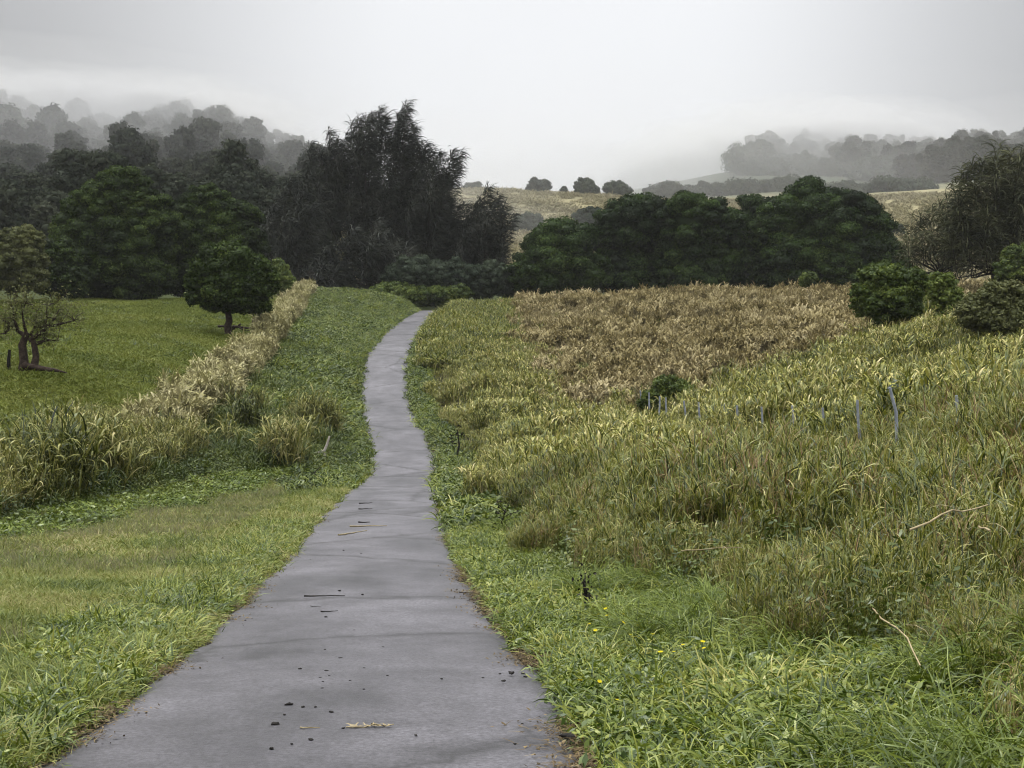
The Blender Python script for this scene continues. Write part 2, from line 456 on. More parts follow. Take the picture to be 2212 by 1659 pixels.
cov = np.zeros((ny, nx, 3)); cov[:] = (.055, .07, .022)
fl = fence_left(GY)


def lay(mask, col):
    global cov
    k = np.asarray(mask, float)[..., None]
    cov = cov * (1 - k) + np.array(col) * k


lay((GX < road_x(GY)) & (GY < 50) & (GX > fl), (.10, .12, .03))
lay((GX < fl - .5) & (GY < 160), (.12, .14, .022))
lay((GX > road_x(GY)) & (GY < 170), (.035, .035, .012))  # soil colour darkened so gaps between the clumps look shaded
lay(brown_mask(GX, GY), (.05, .038, .018))  # dark soil again: shade between brown clumps put into its colour
lay(s_ < .35, (.06, .05, .035))
lay(sstep(180, 260, GY), (.05, .06, .03))
lay(sstep(235, 320, GY) * sstep(-70, -20, GX - GY * .02), (.36, .32, .18))
lay(sstep(470, 560, GY), (.12, .14, .09))
ca = ground.data.attributes.new('cover', 'FLOAT_COLOR', 'POINT')
ca.data.foreach_set('color', np.concatenate([cov, np.ones((ny, nx, 1))], -1).astype(np.float32).ravel())


# ------------------------------------------------------------------ road
def road_material():
    m, nt, out = nodes('worn_asphalt')
    b = nt.nodes.new('ShaderNodeBsdfPrincipled')
    gm = nt.nodes.new('ShaderNodeNewGeometry')
    mp = nt.nodes.new('ShaderNodeMapping'); mp.inputs['Scale'].default_value = (1.0, .42, 1)
    nt.links.new(gm.outputs['Position'], mp.inputs[0])
    big = noise(nt, .55, 5, .6, mp.outputs[0])
    fine = noise(nt, 30, 5, .85)
    mid = noise(nt, 5, 5, .7)
    r = ramp(nt, [(.050, .048, .055), (.100, .096, .108), (.158, .153, .170)], [.30, .52, .72]); nt.links.new(big, r.inputs[0])
    sp_ = nt.nodes.new('ShaderNodeMapRange'); sp_.inputs[1].default_value = .36; sp_.inputs[2].default_value = .64; sp_.inputs[3].default_value = .45; sp_.inputs[4].default_value = 1.55
    nt.links.new(fine, sp_.inputs[0])
    bl_ = nt.nodes.new('ShaderNodeMapRange'); bl_.inputs[1].default_value = .34; bl_.inputs[2].default_value = .62; bl_.inputs[3].default_value = .68; bl_.inputs[4].default_value = 1.12
    nt.links.new(noise(nt, 1.1, 6, .72), bl_.inputs[0])
    f = math_(nt, 'MULTIPLY', math_(nt, 'MULTIPLY', sp_.outputs[0], bl_.outputs[0]), math_(nt, 'ADD', math_(nt, 'MULTIPLY', mid, .5), .75))
    # cracks: thin dark lines mostly across the lane
    mp2 = nt.nodes.new('ShaderNodeMapping'); mp2.inputs['Scale'].default_value = (.75, .55, 1)
    wn = nt.nodes.new('ShaderNodeTexNoise'); wn.inputs['Scale'].default_value = 2.5; wn.inputs['Detail'].default_value = 4
    nt.links.new(gm.outputs['Position'], wn.inputs['Vector'])
    va = nt.nodes.new('ShaderNodeVectorMath'); va.operation = 'MULTIPLY_ADD'
    nt.links.new(wn.outputs['Color'], va.inputs[0]); va.inputs[1].default_value = (.7, .7, 0); nt.links.new(gm.outputs['Position'], va.inputs[2])
    nt.links.new(va.outputs[0], mp2.inputs[0])
    vo = nt.nodes.new('ShaderNodeTexVoronoi'); vo.feature = 'DISTANCE_TO_EDGE'; vo.inputs['Scale'].default_value = .32
    nt.links.new(mp2.outputs[0], vo.inputs['Vector'])
    cr = ramp(nt, [(.18, .18, .18), (.6, .6, .6), (1, 1, 1)], [0, .012, .035]); nt.links.new(vo.outputs[0], cr.inputs[0])
    cb = nt.nodes.new('ShaderNodeCombineColor')
    for i in range(3): nt.links.new(f, cb.inputs[i])
    a = nt.nodes.new('ShaderNodeMix'); a.data_type = 'RGBA'; a.blend_type = 'MULTIPLY'; a.inputs[0].default_value = 1
    nt.links.new(r.outputs[0], a.inputs[6]); nt.links.new(cb.outputs[0], a.inputs[7])
    c = nt.nodes.new('ShaderNodeMix'); c.data_type = 'RGBA'; c.blend_type = 'MULTIPLY'; c.inputs[0].default_value = .8
    nt.links.new(a.outputs[2], c.inputs[6]); nt.links.new(cr.outputs[0], c.inputs[7])
    nt.links.new(c.outputs[2], b.inputs['Base Color'])
    rr = nt.nodes.new('ShaderNodeMapRange'); rr.inputs[1].default_value = .3; rr.inputs[2].default_value = .7; rr.inputs[3].default_value = .36; rr.inputs[4].default_value = .62
    nt.links.new(big, rr.inputs[0]); nt.links.new(rr.outputs[0], b.inputs['Roughness'])
    b.inputs['Specular IOR Level'].default_value = .45
    bp = nt.nodes.new('ShaderNodeBump'); bp.inputs['Strength'].default_value = .5; bp.inputs['Distance'].default_value = .01
    nt.links.new(fine, bp.inputs['Height']); nt.links.new(bp.outputs[0], b.inputs['Normal'])
    nt.links.new(b.outputs[0], out.inputs[0])
    return m


acc = Acc()
yy = np.concatenate([np.arange(-20, 40, .2), np.arange(40, 228, .5)])
k = np.linspace(-1, 1, 15)
edge = lambda y, s: .05 * np.sin(y * 1.7 + s) + (vnoise(y, y * 0 + s * 7, .9, 7) - .5) * .14 + (vnoise(y, y * 0 + s * 7, .25, 8) - .5) * .06
hw = road_h(yy)
hw = hw + .07 + np.interp(yy, [6, 16], [.10, 0])
X = np.where(k[None] < 0, road_x(yy)[:, None] + k[None] * (hw + edge(yy, 1.))[:, None], road_x(yy)[:, None] + k[None] * (hw + edge(yy, 3.))[:, None])
Y = np.repeat(yy[:, None], 15, 1)
Z = road_z(yy)[:, None] + .03 * (1 - k[None] ** 2) + (vnoise(X, Y, 1.8, 9) - .5) * .012
Z[:, 0] -= .06; Z[:, -1] -= .06
ii = np.arange(X.size).reshape(X.shape)
acc.add(np.stack([X, Y, Z], -1).reshape(-1, 3), np.stack([ii[:-1, :-1], ii[:-1, 1:], ii[1:, 1:], ii[1:, :-1]], -1).reshape(-1, 4))
road = acc.build('road', road_material(), smooth=True)
road['kind'] = 'structure'


# ------------------------------------------------------------------ scattered ground cover
def proto_collection(name, meshes):
    col = bpy.data.collections.new(name)
    for i, me in enumerate(meshes):
        o = bpy.data.objects.new('%s_%02d' % (name, i), me); col.objects.link(o)
    return col


def scatter(name, col, n_protos, pos, rot, scl, label, cat, seed=0):
    rg = np.random.default_rng(seed + 77)
    N = len(pos)
    me = bpy.data.meshes.new(name + '_points'); me.vertices.add(N); me.vertices.foreach_set('co', np.asarray(pos, float).ravel())
    a = me.attributes.new('rot', 'FLOAT_VECTOR', 'POINT'); a.data.foreach_set('vector', np.asarray(rot, np.float32).ravel())
    a = me.attributes.new('scl', 'FLOAT_VECTOR', 'POINT'); a.data.foreach_set('vector', np.asarray(scl, np.float32).ravel())
    a = me.attributes.new('pick', 'INT', 'POINT'); a.data.foreach_set('value', rg.integers(0, n_protos, N).astype(np.int32))
    o = bpy.data.objects.new(name, me); C.objects.link(o)
    o['kind'] = 'stuff'; o['label'] = label; o['category'] = cat
    nt = bpy.data.node_groups.new(name + '_nodes', 'GeometryNodeTree')
    nt.interface.new_socket('Geometry', in_out='INPUT', socket_type='NodeSocketGeometry')
    nt.interface.new_socket('Geometry', in_out='OUTPUT', socket_type='NodeSocketGeometry')
    gi, go = nt.nodes.new('NodeGroupInput'), nt.nodes.new('NodeGroupOutput')
    ci = nt.nodes.new('GeometryNodeCollectionInfo'); ci.inputs['Collection'].default_value = col
    ci.inputs['Separate Children'].default_value = True; ci.inputs['Reset Children'].default_value = True
    ip = nt.nodes.new('GeometryNodeInstanceOnPoints'); ip.inputs['Pick Instance'].default_value = True

    def attr(nm, ty):
        t = nt.nodes.new('GeometryNodeInputNamedAttribute'); t.data_type = ty; t.inputs['Name'].default_value = nm
        return [q for q in t.outputs if q.enabled and q.name == 'Attribute'][0]
    er = nt.nodes.new('FunctionNodeEulerToRotation')
    nt.links.new(attr('rot', 'FLOAT_VECTOR'), er.inputs[0]); nt.links.new(er.outputs[0], ip.inputs['Rotation'])
    nt.links.new(attr('scl', 'FLOAT_VECTOR'), ip.inputs['Scale']); nt.links.new(attr('pick', 'INT'), ip.inputs['Instance Index'])
    nt.links.new(gi.outputs[0], ip.inputs['Points']); nt.links.new(ci.outputs[0], ip.inputs['Instance'])
    nt.links.new(ip.outputs[0], go.inputs[0])
    md = o.modifiers.new('scatter', 'NODES'); md.node_group = nt
    return o


def grow(N, x0, x1, y0, y1, keep, dens=None, seed=0, margin=480):
    """candidate points over a patch of ground, kept where keep(x, y) says so and inside the view plus a margin"""
    rg = np.random.default_rng(seed)
    x = rg.uniform(x0, x1, N); y = rg.uniform(y0, y1, N)
    m = keep(x, y)
    m = (rg.uniform(0, 1, N) < m) if np.asarray(m).dtype != bool else m
    x, y = x[m], y[m]
    px = 1106 + FPX * x / np.maximum(y, .5)
    mg = margin + 9000 / np.maximum(y, 3)
    m = (px > -mg) & (px < 2212 + mg)
    x, y = x[m], y[m]
    return x, y, H(x, y), rg


def put(name, col, npro, x, y, z, rg, smin, smax, label, cat, lean=.12, grade=None, seed=0):
    s = rg.uniform(smin, smax, len(x))
    if grade is not None: s = s * grade
    hgt = s * rg.uniform(.85, 1.2, len(x))
    rot = np.stack([rg.normal(0, lean, len(x)), rg.normal(0, lean, len(x)), rg.uniform(0, 2 * PI, len(x))], -1)
    return scatter(name, col, npro, np.stack([x, y, z - .02], -1), rot, np.stack([s, s, hgt], -1), label, cat, seed)


def tuft(seed, n_, R, h0, h1, w, mat, droop=(.5, 1.6), el=(.9, 1.5), seg=4, bias=0., extra=None):
    rg = np.random.default_rng(seed)
    a = Acc()
    ph, r = rg.uniform(0, 2 * PI, n_), R * np.sqrt(rg.uniform(0, 1, n_))
    base = np.stack([r * np.cos(ph), r * np.sin(ph), np.zeros(n_)], -1)
    az = ph * .5 + rg.uniform(0, 2 * PI, n_) * .5 + rg.normal(0, .8, n_) if bias else rg.uniform(0, 2 * PI, n_)
    blades(a, base, az, rg.uniform(*el, n_), rg.uniform(h0, h1, n_), rg.uniform(*droop, n_), w * rg.uniform(.6, 1.3, n_), seg, rg.uniform(0, 1, n_), twist=rg.normal(0, .5, n_), tgrad=.15)
    if extra: extra(a, rg)
    return a.mesh('tuft', mat)


def cane(seed, stems, R, h0, h1, w, lw, mat, leafn=6, ll=(.35, .65), seg=4, plume=0, dead=.16, tilt=.09):
    """upright stems with arching leaves up their length"""
    rg = np.random.default_rng(seed); a = Acc()
    ph, r = rg.uniform(0, 2 * PI, stems), R * np.sqrt(rg.uniform(0, 1, stems))
    base = np.stack([r * np.cos(ph), r * np.sin(ph), np.zeros(stems)], -1)
    hh = rg.uniform(h0, h1, stems); az = rg.uniform(0, 2 * PI, stems); el = PI / 2 - np.abs(rg.normal(0, tilt, stems))
    blades(a, base, az, el, hh, .15, w * rg.uniform(.7, 1.3, stems), 3, rg.uniform(.5, 1.12, stems), tipw=.5)
    for i in range(stems):
        t = np.sort(rg.uniform(.25, 1, leafn))
        e = el[i] - .12 * t
        b = base[i] + np.stack([np.cos(az[i]) * np.cos(e) * t * hh[i], np.sin(az[i]) * np.cos(e) * t * hh[i], np.sin(e) * t * hh[i] * .98], -1)
        tt = np.where(rg.uniform(0, 1, leafn) < dead * (1.4 - t), rg.uniform(.8, 1.1, leafn), rg.uniform(.05, .62, leafn))
        blades(a, b, rg.uniform(0, 2 * PI, leafn), rg.uniform(.75, 1.45, leafn), rg.uniform(*ll, leafn), rg.uniform(.2, 1.7, leafn) ** 1.1, lw * rg.uniform(.6, 1.2, leafn), seg, tt, twist=rg.normal(0, .5, leafn), tgrad=.4)
        if plume:
            tip = base[i] + np.array([np.cos(az[i]) * np.cos(e[-1]), np.sin(az[i]) * np.cos(e[-1]), np.sin(e[-1])]) * hh[i] * .93
            k_ = plume
            blades(a, np.repeat(tip[None], k_, 0) + rg.normal(0, .05, (k_, 3)), az[i] + rg.normal(0, 1.2, k_), rg.uniform(.4, 1.4, k_), rg.uniform(.2, .45, k_), rg.uniform(.8, 2.2, k_), lw * 1.6, 3, rg.uniform(.6, 1.05, k_))
    return a.mesh('cane', mat)


def sloc(x, y): return x - road_x(y)


lab_right = 'tall yellow-green cane grass filling the slope right of the road'
# --- left lawn
left_edge = lambda y: road_x(y) - road_h(y) - np.interp(y, [6, 12, 60], [.27, .22, .12])
right_edge = lambda y: road_x(y) + road_h(y) + np.interp(y, [6, 12, 60], [.29, .24, .10])


def lawn_keep(x, y):
    front = np.interp(x, [-11.4, -10.6, -7.2, -6], [28, 49, 55, 58])
    return (x < left_edge(y) + .03 + .06 * vnoise(x, y, .3, 4)) & (x > fence_left(y) + .8) & (y < front)


L1 = [tuft(100 + i, 90, .17, .05, .15, .0075, M['lawn'], (.6, 2.2), (.4, 1.5), 3) for i in range(5)]
colL = proto_collection('lawn_tuft', L1)
x, y, z, rg = grow(75000, -14, 0, 3.5, 22, lawn_keep, seed=1)
o = put('lawn_grass', colL, 5, x, y, z, rg, .75, 1.35, 'short mown olive green grass on the left roadside verge', 'grass', grade=.8 + .6 * vnoise(x, y, 1.2, 12))
L2 = [tuft(120 + i, 70, .32, .08, .20, .018, M['lawn'], (.6, 2.2), (.4, 1.5), 3) for i in range(5)]
x, y, z, rg = grow(46000, -14, 0, 20, 60, lawn_keep, seed=2)
put('lawn_grass', proto_collection('lawn_tuft_far', L2), 5, x, y, z, rg, .7, 1.3, 'short olive green grass farther along the left verge before the brush', 'grass')
# fuzzy seed heads over the lawn
S1 = [tuft(140 + i, 26, .35, .14, .26, .008, M['seedy'], (.1, .7), (1.1, 1.5), 3) for i in range(3)]
x, y, z, rg = grow(30000, -14, 0, 7, 50, lambda x, y: lawn_keep(x, y) & (x < left_edge(y) - 1.0 - 1.0 * vnoise(x, y, 3, 21)) & (vnoise(x, y, 2.5, 22) > .32), seed=3)
put('seed_grass', proto_collection('seed_tuft', S1), 3, x, y, z, rg, .6, 1.1, 'pale fuzzy seeding grass across the middle of the left verge', 'grass')
# leafy weeds on both shoulders
def leafy(seed, n_, R, hmax, lf, mat):
    rg = np.random.default_rng(seed); a = Acc()
    ph, r = rg.uniform(0, 2 * PI, n_), R * np.sqrt(rg.uniform(0, 1, n_))
    hz = hmax * (1 - (r / R) ** 2 * .7) * rg.uniform(.15, 1, n_)
    c = np.stack([r * np.cos(ph), r * np.sin(ph), hz], -1)
    nn = np.stack([np.cos(ph) * .5, np.sin(ph) * .5, np.ones(n_)], -1)
    leaves(a, c, nn, lf, rg.uniform(0, 1, n_), rg, .42, .45)
    m_ = n_ // 6
    blades(a, np.stack([r[:m_] * np.cos(ph[:m_]), r[:m_] * np.sin(ph[:m_]), np.zeros(m_)], -1), ph[:m_], rg.uniform(1, 1.5, m_), rg.uniform(.5, 1.1, m_) * hmax, .3, lf * .1, 2, .5)
    return a.mesh('leafy', mat)


W1 = [leafy(200 + i, 120, .2, .12, .055, M['verge']) for i in range(4)] + [tuft(210 + i, 60, .2, .10, .26, .013, M['verge'], (.8, 2.4), (.5, 1.4)) for i in range(4)]
colW = proto_collection('shoulder_weed', W1)
x, y, z, rg = grow(36000, -5, 3.5, 3.5, 30, lambda x, y: ((x < left_edge(y) + .08) & (x > left_edge(y) - .2 - 1.1 * vnoise(x, y, 1.5, 30))) | ((x > right_edge(y) - .08 * vnoise(x, y, .4, 31)) & (x < right_edge(y) + 1.0 + .7 * vnoise(x, y, 1.4, 32)) & (vnoise(x, y, .4, 34) > .25)), seed=4)
put('shoulder_weeds', colW, 8, x, y, z, rg, .6, 1.3, 'bright green leafy weeds along both edges of the asphalt', 'weeds', lean=.2)
W2 = [leafy(220 + i, 110, .35, .28, .11, M['weed']) for i in range(3)] + [tuft(230 + i, 50, .35, .2, .5, .03, M['verge'], (.8, 2.4), (.6, 1.4)) for i in range(3)]
x, y, z, rg = grow(26000, -16, 4, 28, 165, lambda x, y: ((x < left_edge(y) + .05) & (x > left_edge(y) - .9 - .04 * y * vnoise(x, y, 3, 33)) & (y > 45)) | ((x > right_edge(y)) & (x < right_edge(y) + 1.3)), seed=5)
put('roadside_weeds', proto_collection('roadside_weed', W2), 6, x, y, z, rg, .8, 1.5, 'green weeds and short grass lining the road through the dip and up the hill', 'weeds', lean=.15)

LT = []
for i in range(4):
    rg_ = np.random.default_rng(250 + i); a_ = Acc(); n_ = 46
    c_ = np.stack([rg_.normal(0, .09, n_), rg_.normal(0, .16, n_), rg_.uniform(.004, .03, n_)], -1)
    leaves(a_, c_, np.tile([0, 0, 1.], (n_, 1)), .035, rg_.uniform(0, .8, n_), rg_, .4, .35)
    blades(a_, c_[:16], rg_.uniform(0, 6.3, 16), .15, rg_.uniform(.05, .14, 16), .3, .006, 3, rg_.uniform(.3, 1, 16))
    LT.append(a_.mesh('litter', M['litter']))
xx_, yy_ = [], []
for sd_ in (-1, 1):
    t_ = 3.2 + 66 * rng.uniform(0, 1, 1500) ** 1.6
    xx_.append(road_x(t_) + sd_ * (road_h(t_) + .12 + rng.normal(0, .08, 1500))); yy_.append(t_)
x, y = np.concatenate(xx_), np.concatenate(yy_)
m_ = (vnoise(x, y, .8, 35) > .52) & (rng.uniform(0, 1, len(x)) < np.interp(y, [5, 14], [.45, 1]))
x, y = x[m_], y[m_]
put('edge_litter', proto_collection('litter_patch', LT), 4, x, y, road_z(y) + .012, rng, .6, 1.2, 'brown dead leaves, grit and soil crumbs along both edges of the asphalt', 'leaf litter', lean=.02)

# --- right side: lush arching grass near the lens, then cane
lush_keep = lambda x, y: (x > right_edge(y) + .8) & (x < right_edge(y) + .9 + np.interp(y, [4, 12, 20, 30], [2.3, 1.9, 1.3, .6]) + 1.2 * (vnoise(x, y, 1.6, 40) - .5)) & (y < 30)
G1 = [tuft(300 + i, 80, .20, .30, .62, .010, M['lush'], (1.2, 2.6), (.7, 1.35), 6, bias=1.) for i in range(4)]
colG = proto_collection('lush_tuft', G1)
x, y, z, rg = grow(13000, -1, 9, 3.2, 30, lambda x, y: lush_keep(x, y) & (vnoise(x, y, 1.5, 41) > .50), seed=6)
put('lush_grass', colG, 4, x, y, z, rg, .55, 1.1, 'dark green arching long grass between the right shoulder and the cane', 'grass', lean=.25)
x, y, z, rg = grow(15000, -1, 9, 3.2, 30, lambda x, y: lush_keep(x, y) & (vnoise(x, y, 1.5, 41) < .66) & (vnoise(x, y, .45, 42) > .30), seed=7)
put('shoulder_weeds', colW, 8, x, y, z, rg, .7, 1.3, 'mixed low leafy weeds among the arching grass on the right', 'weeds', lean=.2)


def cane_inner(x, y):
    return right_edge(y) + np.interp(y, [4, 12, 20, 30, 60, 75], [2.2, 1.9, 1.4, 1.0, 1.3, 1.4]) + 1.6 * (vnoise(x, y, 1.8, 43) - .5)


def cane_keep(x, y):
    return (x > cane_inner(x, y)) & (brown_mask(x, y, 1) < .5) & (y < 170)


K1 = [cane(400 + i, 12, .28, .75, 1.3, .022, .027, M['cane'], 9, (.20, .42), 4) for i in range(6)]
K1b = [cane(420 + i, 9, .30, .7, 1.3, .012, .018, M['cane_dry'], 5, (.25, .5), 5) for i in range(1)]
x, y, z, rg = grow(60000, 0, 24, 4.5, 34, lambda x, y: cane_keep(x, y) & (vnoise(x, y, .7, 46) * .6 + vnoise(x, y, 2.2, 47) * .4 > .42), seed=8)
put('cane_grass', proto_collection('cane_clump', K1 + K1b), 7, x, y, z, rg, .75, 1.15, lab_right, 'cane grass', lean=.10, grade=(.66 + .4 * vnoise(x, y, 3, 44)) * np.interp(y, [4, 8, 16, 26], [.5, .58, .85, 1]) * np.interp(x - cane_inner(x, y), [0, 2.2], [.5, 1]) * (1 - .42 * np.exp(-((x - 6.6) / 1.3) ** 2) * (y > 20)))
K6 = [leafy(480 + i, 150, .45, .75, .075, M['weed']) for i in range(3)] + [leafy(484 + i, 150, .45, .6, .06, M['verge']) for i in range(2)]
x, y, z, rg = grow(9000, 0, 22, 5, 45, lambda x, y: cane_keep(x, y) & (vnoise(x, y, 2.4, 49) > .60), seed=33)
put('cane_weeds', proto_collection('cane_weed', K6), 5, x, y, z, rg, .7, 1.25, 'leafy green weeds tangled through the cane grass right of the road', 'weeds', grade=np.interp(y, [5, 20], [.6, 1]))
K2 = [cane(440 + i, 11, .5, .8, 1.35, .035, .046, M['cane'], 8, (.25, .5), 3, plume=2 * int(i % 2 == 0)) for i in range(6)]
x, y, z, rg = grow(36000, -12, 48, 32, 110, lambda x, y: cane_keep(x, y) & (vnoise(x, y, 1.1, 48) > .42), seed=9)
m_ = (y < 95) | (x < 14)
x, y, z = x[m_], y[m_], z[m_]
put('cane_grass', proto_collection('cane_clump_far', K2), 6, x, y, z, rg, .7, 1.1, 'yellow-green cane grass farther off, around the fence stakes and beside the climbing road', 'cane grass', lean=.1, grade=(.65 + .7 * vnoise(x, y, 4, 45)) * np.interp(x - cane_inner(x, y), [0, 2.2], [.5, 1]) * (1 - .45 * np.exp(-((x - 6.4) / 1.2) ** 2) * (y < 76)))
K4 = [tuft(460 + i, 60, .7, .4, 1.0, .07, M['weed'], (.8, 2.4), (.7, 1.4), 3) for i in range(3)] + [cane(470 + i, 10, .6, .6, 1.0, .05, .08, M['cane'], 6, (.35, .6), 3) for i in range(2)]
x, y, z, rg = grow(9000, -12, 3, 95, 172, lambda x, y: (x > right_edge(y) + .6) & (brown_mask(x, y) < .5), seed=10)
put('bank_grass', proto_collection('bank_clump', K4), 5, x, y, z, rg, .6, 1.15, 'green and straw grass on the bank between the climbing road and the brown field', 'grass')

# --- brown field
B1 = [cane(500 + i, 11, .30, .65, 1.2, .05, .075, M['brown'], 5, (.3, .55), 3, plume=3, dead=.6) for i in range(6)]
x, y, z, rg = grow(17000, -2, 75, 66, 176, lambda x, y: brown_mask(x, y, 1) * (.12 + .88 * (vnoise(x, y, 1.4, 50) > .45)), seed=12)
put('brown_grass', proto_collection('brown_clump', B1), 6, x, y, z, rg, .75, 1.25, 'dry brown cane grass covering the far slope below the dark trees', 'grass', grade=.7 + .6 * vnoise(x, y, 3, 51))
x, y, z, rg = grow(3000, 0, 75, 70, 172, lambda x, y: brown_mask(x, y) * (vnoise(x, y, 5, 52) > .58), seed=13)
put('field_weeds', proto_collection('bank_clump_b', K4), 5, x, y, z, rg, .6, 1.0, 'green patches growing through the brown field', 'weeds')

# --- left: brush, overgrown fence, ditch, paddock
brush_keep = lambda x, y: (x > fence_left(y) + np.where(y > 50, .5, -1.6)) & (y > 24) & ~lawn_keep(x, y) & (x < np.interp(y, [24, 49, 52, 62, 72, 80], [-9.2, -9.8, -7.6, -7.9, -10, -12]) + 1.2 * (vnoise(x, y, 2, 60) - .5)) & (y < 82)
HG = [cane(600 + i, 12, .45, .8, 1.35, .022, .034, M['hedge'], 7, (.3, .6), 4, plume=1, dead=.45) for i in range(6)]
colH = proto_collection('brush_clump', HG)
x, y, z, rg = grow(14000, -18, -5, 24, 82, lambda x, y: brush_keep(x, y) & (vnoise(x, y, 1.4, 61) > .3) & (((x < -11.3) & (y < 52)) | (vnoise(x, y, 1.2, 67) > .86)), seed=14)
put('brush_grass', colH, 6, x, y, z, rg, .75, 1.3, 'tall rank straw-tipped grass heaped at the back of the left verge', 'grass', grade=.6 + .8 * vnoise(x, y, 3, 62))
x, y, z, rg = grow(9000, -18, -5, 26, 82, lambda x, y: brush_keep(x, y) & ((vnoise(x, y, 3, 63) > .5) | (x > -11.6)), seed=15)
put('brush_weeds', proto_collection('brush_weed', [leafy(640 + i, 240, .6, .55, .10, M['weed']) for i in range(3)] + [cane(650, 12, .5, .35, .6, .03, .045, M['weed'], 7, (.25, .5), 3)]), 4, x, y, z, rg, .6, 1.25, 'dark leafy weeds tangled into the tall grass at the back of the left verge', 'weeds')
x, y, z, rg = grow(5200, -12, -6, 26, 54, lambda x, y: (x > np.interp(y, [26, 49, 53], [-11.2, -11.0, -8])) & (x < np.interp(y, [26, 49, 53], [-9.3, -8.6, -6.3]) + vnoise(x, y, 2, 64) - .5), seed=16)
put('clover_weeds', proto_collection('clover_weed', [leafy(660 + i, 160, .35, .22, .10, M['lush']) for i in range(3)]), 3, x, y, z, rg, .7, 1.3, 'low bright green leafy weeds at the foot of the tall grass', 'weeds')
GD = [cane(680 + i, 14, .38, .75, 1.2, .04, .06, M['golden'], 6, (.35, .6), 3, plume=4, dead=.7) for i in range(5)]
x, y, z, rg = grow(9000, -28, -10, 46, 162, lambda x, y: (np.abs(x - fence_left(y)) < .40 + .6 * vnoise(x, y, 3, 65)), seed=17)
put('fence_line_grass', proto_collection('golden_clump', GD), 5, x, y, z, rg, .75, 1.2, 'band of golden dry grass climbing along the old fence line left of the road', 'grass', grade=.6 + .7 * vnoise(x, y, 2, 68))
x, y, z, rg = grow(16000, -24, -5, 62, 170, lambda x, y: (x > fence_left(y) + .7) & (x < left_edge(y) - .5), seed=18)
K5 = [leafy(700 + i, 160, .6, .55, .17, M['weed']) for i in range(3)] + [tuft(710 + i, 60, .55, .3, .8, .05, M['verge'], (.8, 2.4), (.7, 1.4), 3) for i in range(3)] + [tuft(716 + i, 60, .55, .3, .7, .06, M['lush'], (.8, 2.4), (.7, 1.4), 3) for i in range(1)]
put('ditch_grass', proto_collection('ditch_clump', K5), 7, x, y, z, rg, .6, 1.15, 'lush green weeds on the slope between the golden fence line and the climbing road', 'weeds', grade=.6 + .8 * vnoise(x, y, 4, 66))
PT = [tuft(720 + i, 70, .5, .08, .2, .035, M['pasture'], (.6, 2), (.4, 1.4), 2) for i in range(5)]
x, y, z, rg = grow(42000, -62, -13, 40, 150, lambda x, y: (x < fence_left(y) - .8), seed=19)
put('pasture_grass', proto_collection('pasture_tuft', PT), 5, x, y, z, rg, .7, 1.5, 'short grazed green grass of the paddock left of the fence line', 'grass')
PW = [tuft(740 + i, 60, .4, .2, .45, .04, M['weed'], (.8, 2.2), (.6, 1.4), 3) for i in range(3)]
x, y, z, rg = grow(2600, -62, -13, 44, 150, lambda x, y: (x < fence_left(y) - 1) & (vnoise(x, y, 5, 70) * .6 + vnoise(x, y, 1.5, 71) * .4 > .50), seed=20)
put('pasture_weeds', proto_collection('pasture_weed', PW), 3, x, y, z, rg, .6, 1.3, 'darker coarse tufts dotted over the grazed paddock', 'weeds')
# --- far hill pasture
FT = [tuft(760 + i, 70, 2.2, .5, 1.4, .28, M['hill_grass'], (.6, 2), (.6, 1.4), 2) for i in range(3)]
x, y, z, rg = grow(9000, -70, 220, 225, 465, lambda x, y: (x > -60), seed=21)
put('hill_grass', proto_collection('hill_tuft', FT), 3, x, y, z, rg, .5, 1.2, 'pale tan rough grass on the far hillside pasture', 'grass')


# ------------------------------------------------------------------ trees
def thing(name, label, cat, loc, group=None):
    o = bpy.data.objects.new(name, None); C.objects.link(o)
    o.location = [float(v) for v in loc]; o.empty_display_size = .3
    o['label'] = label; o['category'] = cat
    if group: o['group'] = group
    return o


def trunk_into(acc, base, tips, r, rg, frac=.35):
    base = np.array(base, float)
    tips = [np.array(t, float) for t in tips]
    cen = np.mean(tips, 0)
    fork = base + (cen - base) * frac; fork[:2] = base[:2] + (cen[:2] - base[:2]) * frac * .6
    tube(acc, np.concatenate([wob(base - [0, 0, .3], fork, 6, .025, rg)]), np.linspace(r * 1.25, r * .8, 6), 8)
    for t in tips:
        tube(acc, wob(fork, t, 7, .05, rg), np.linspace(r * .62, r * .14, 7), 6)


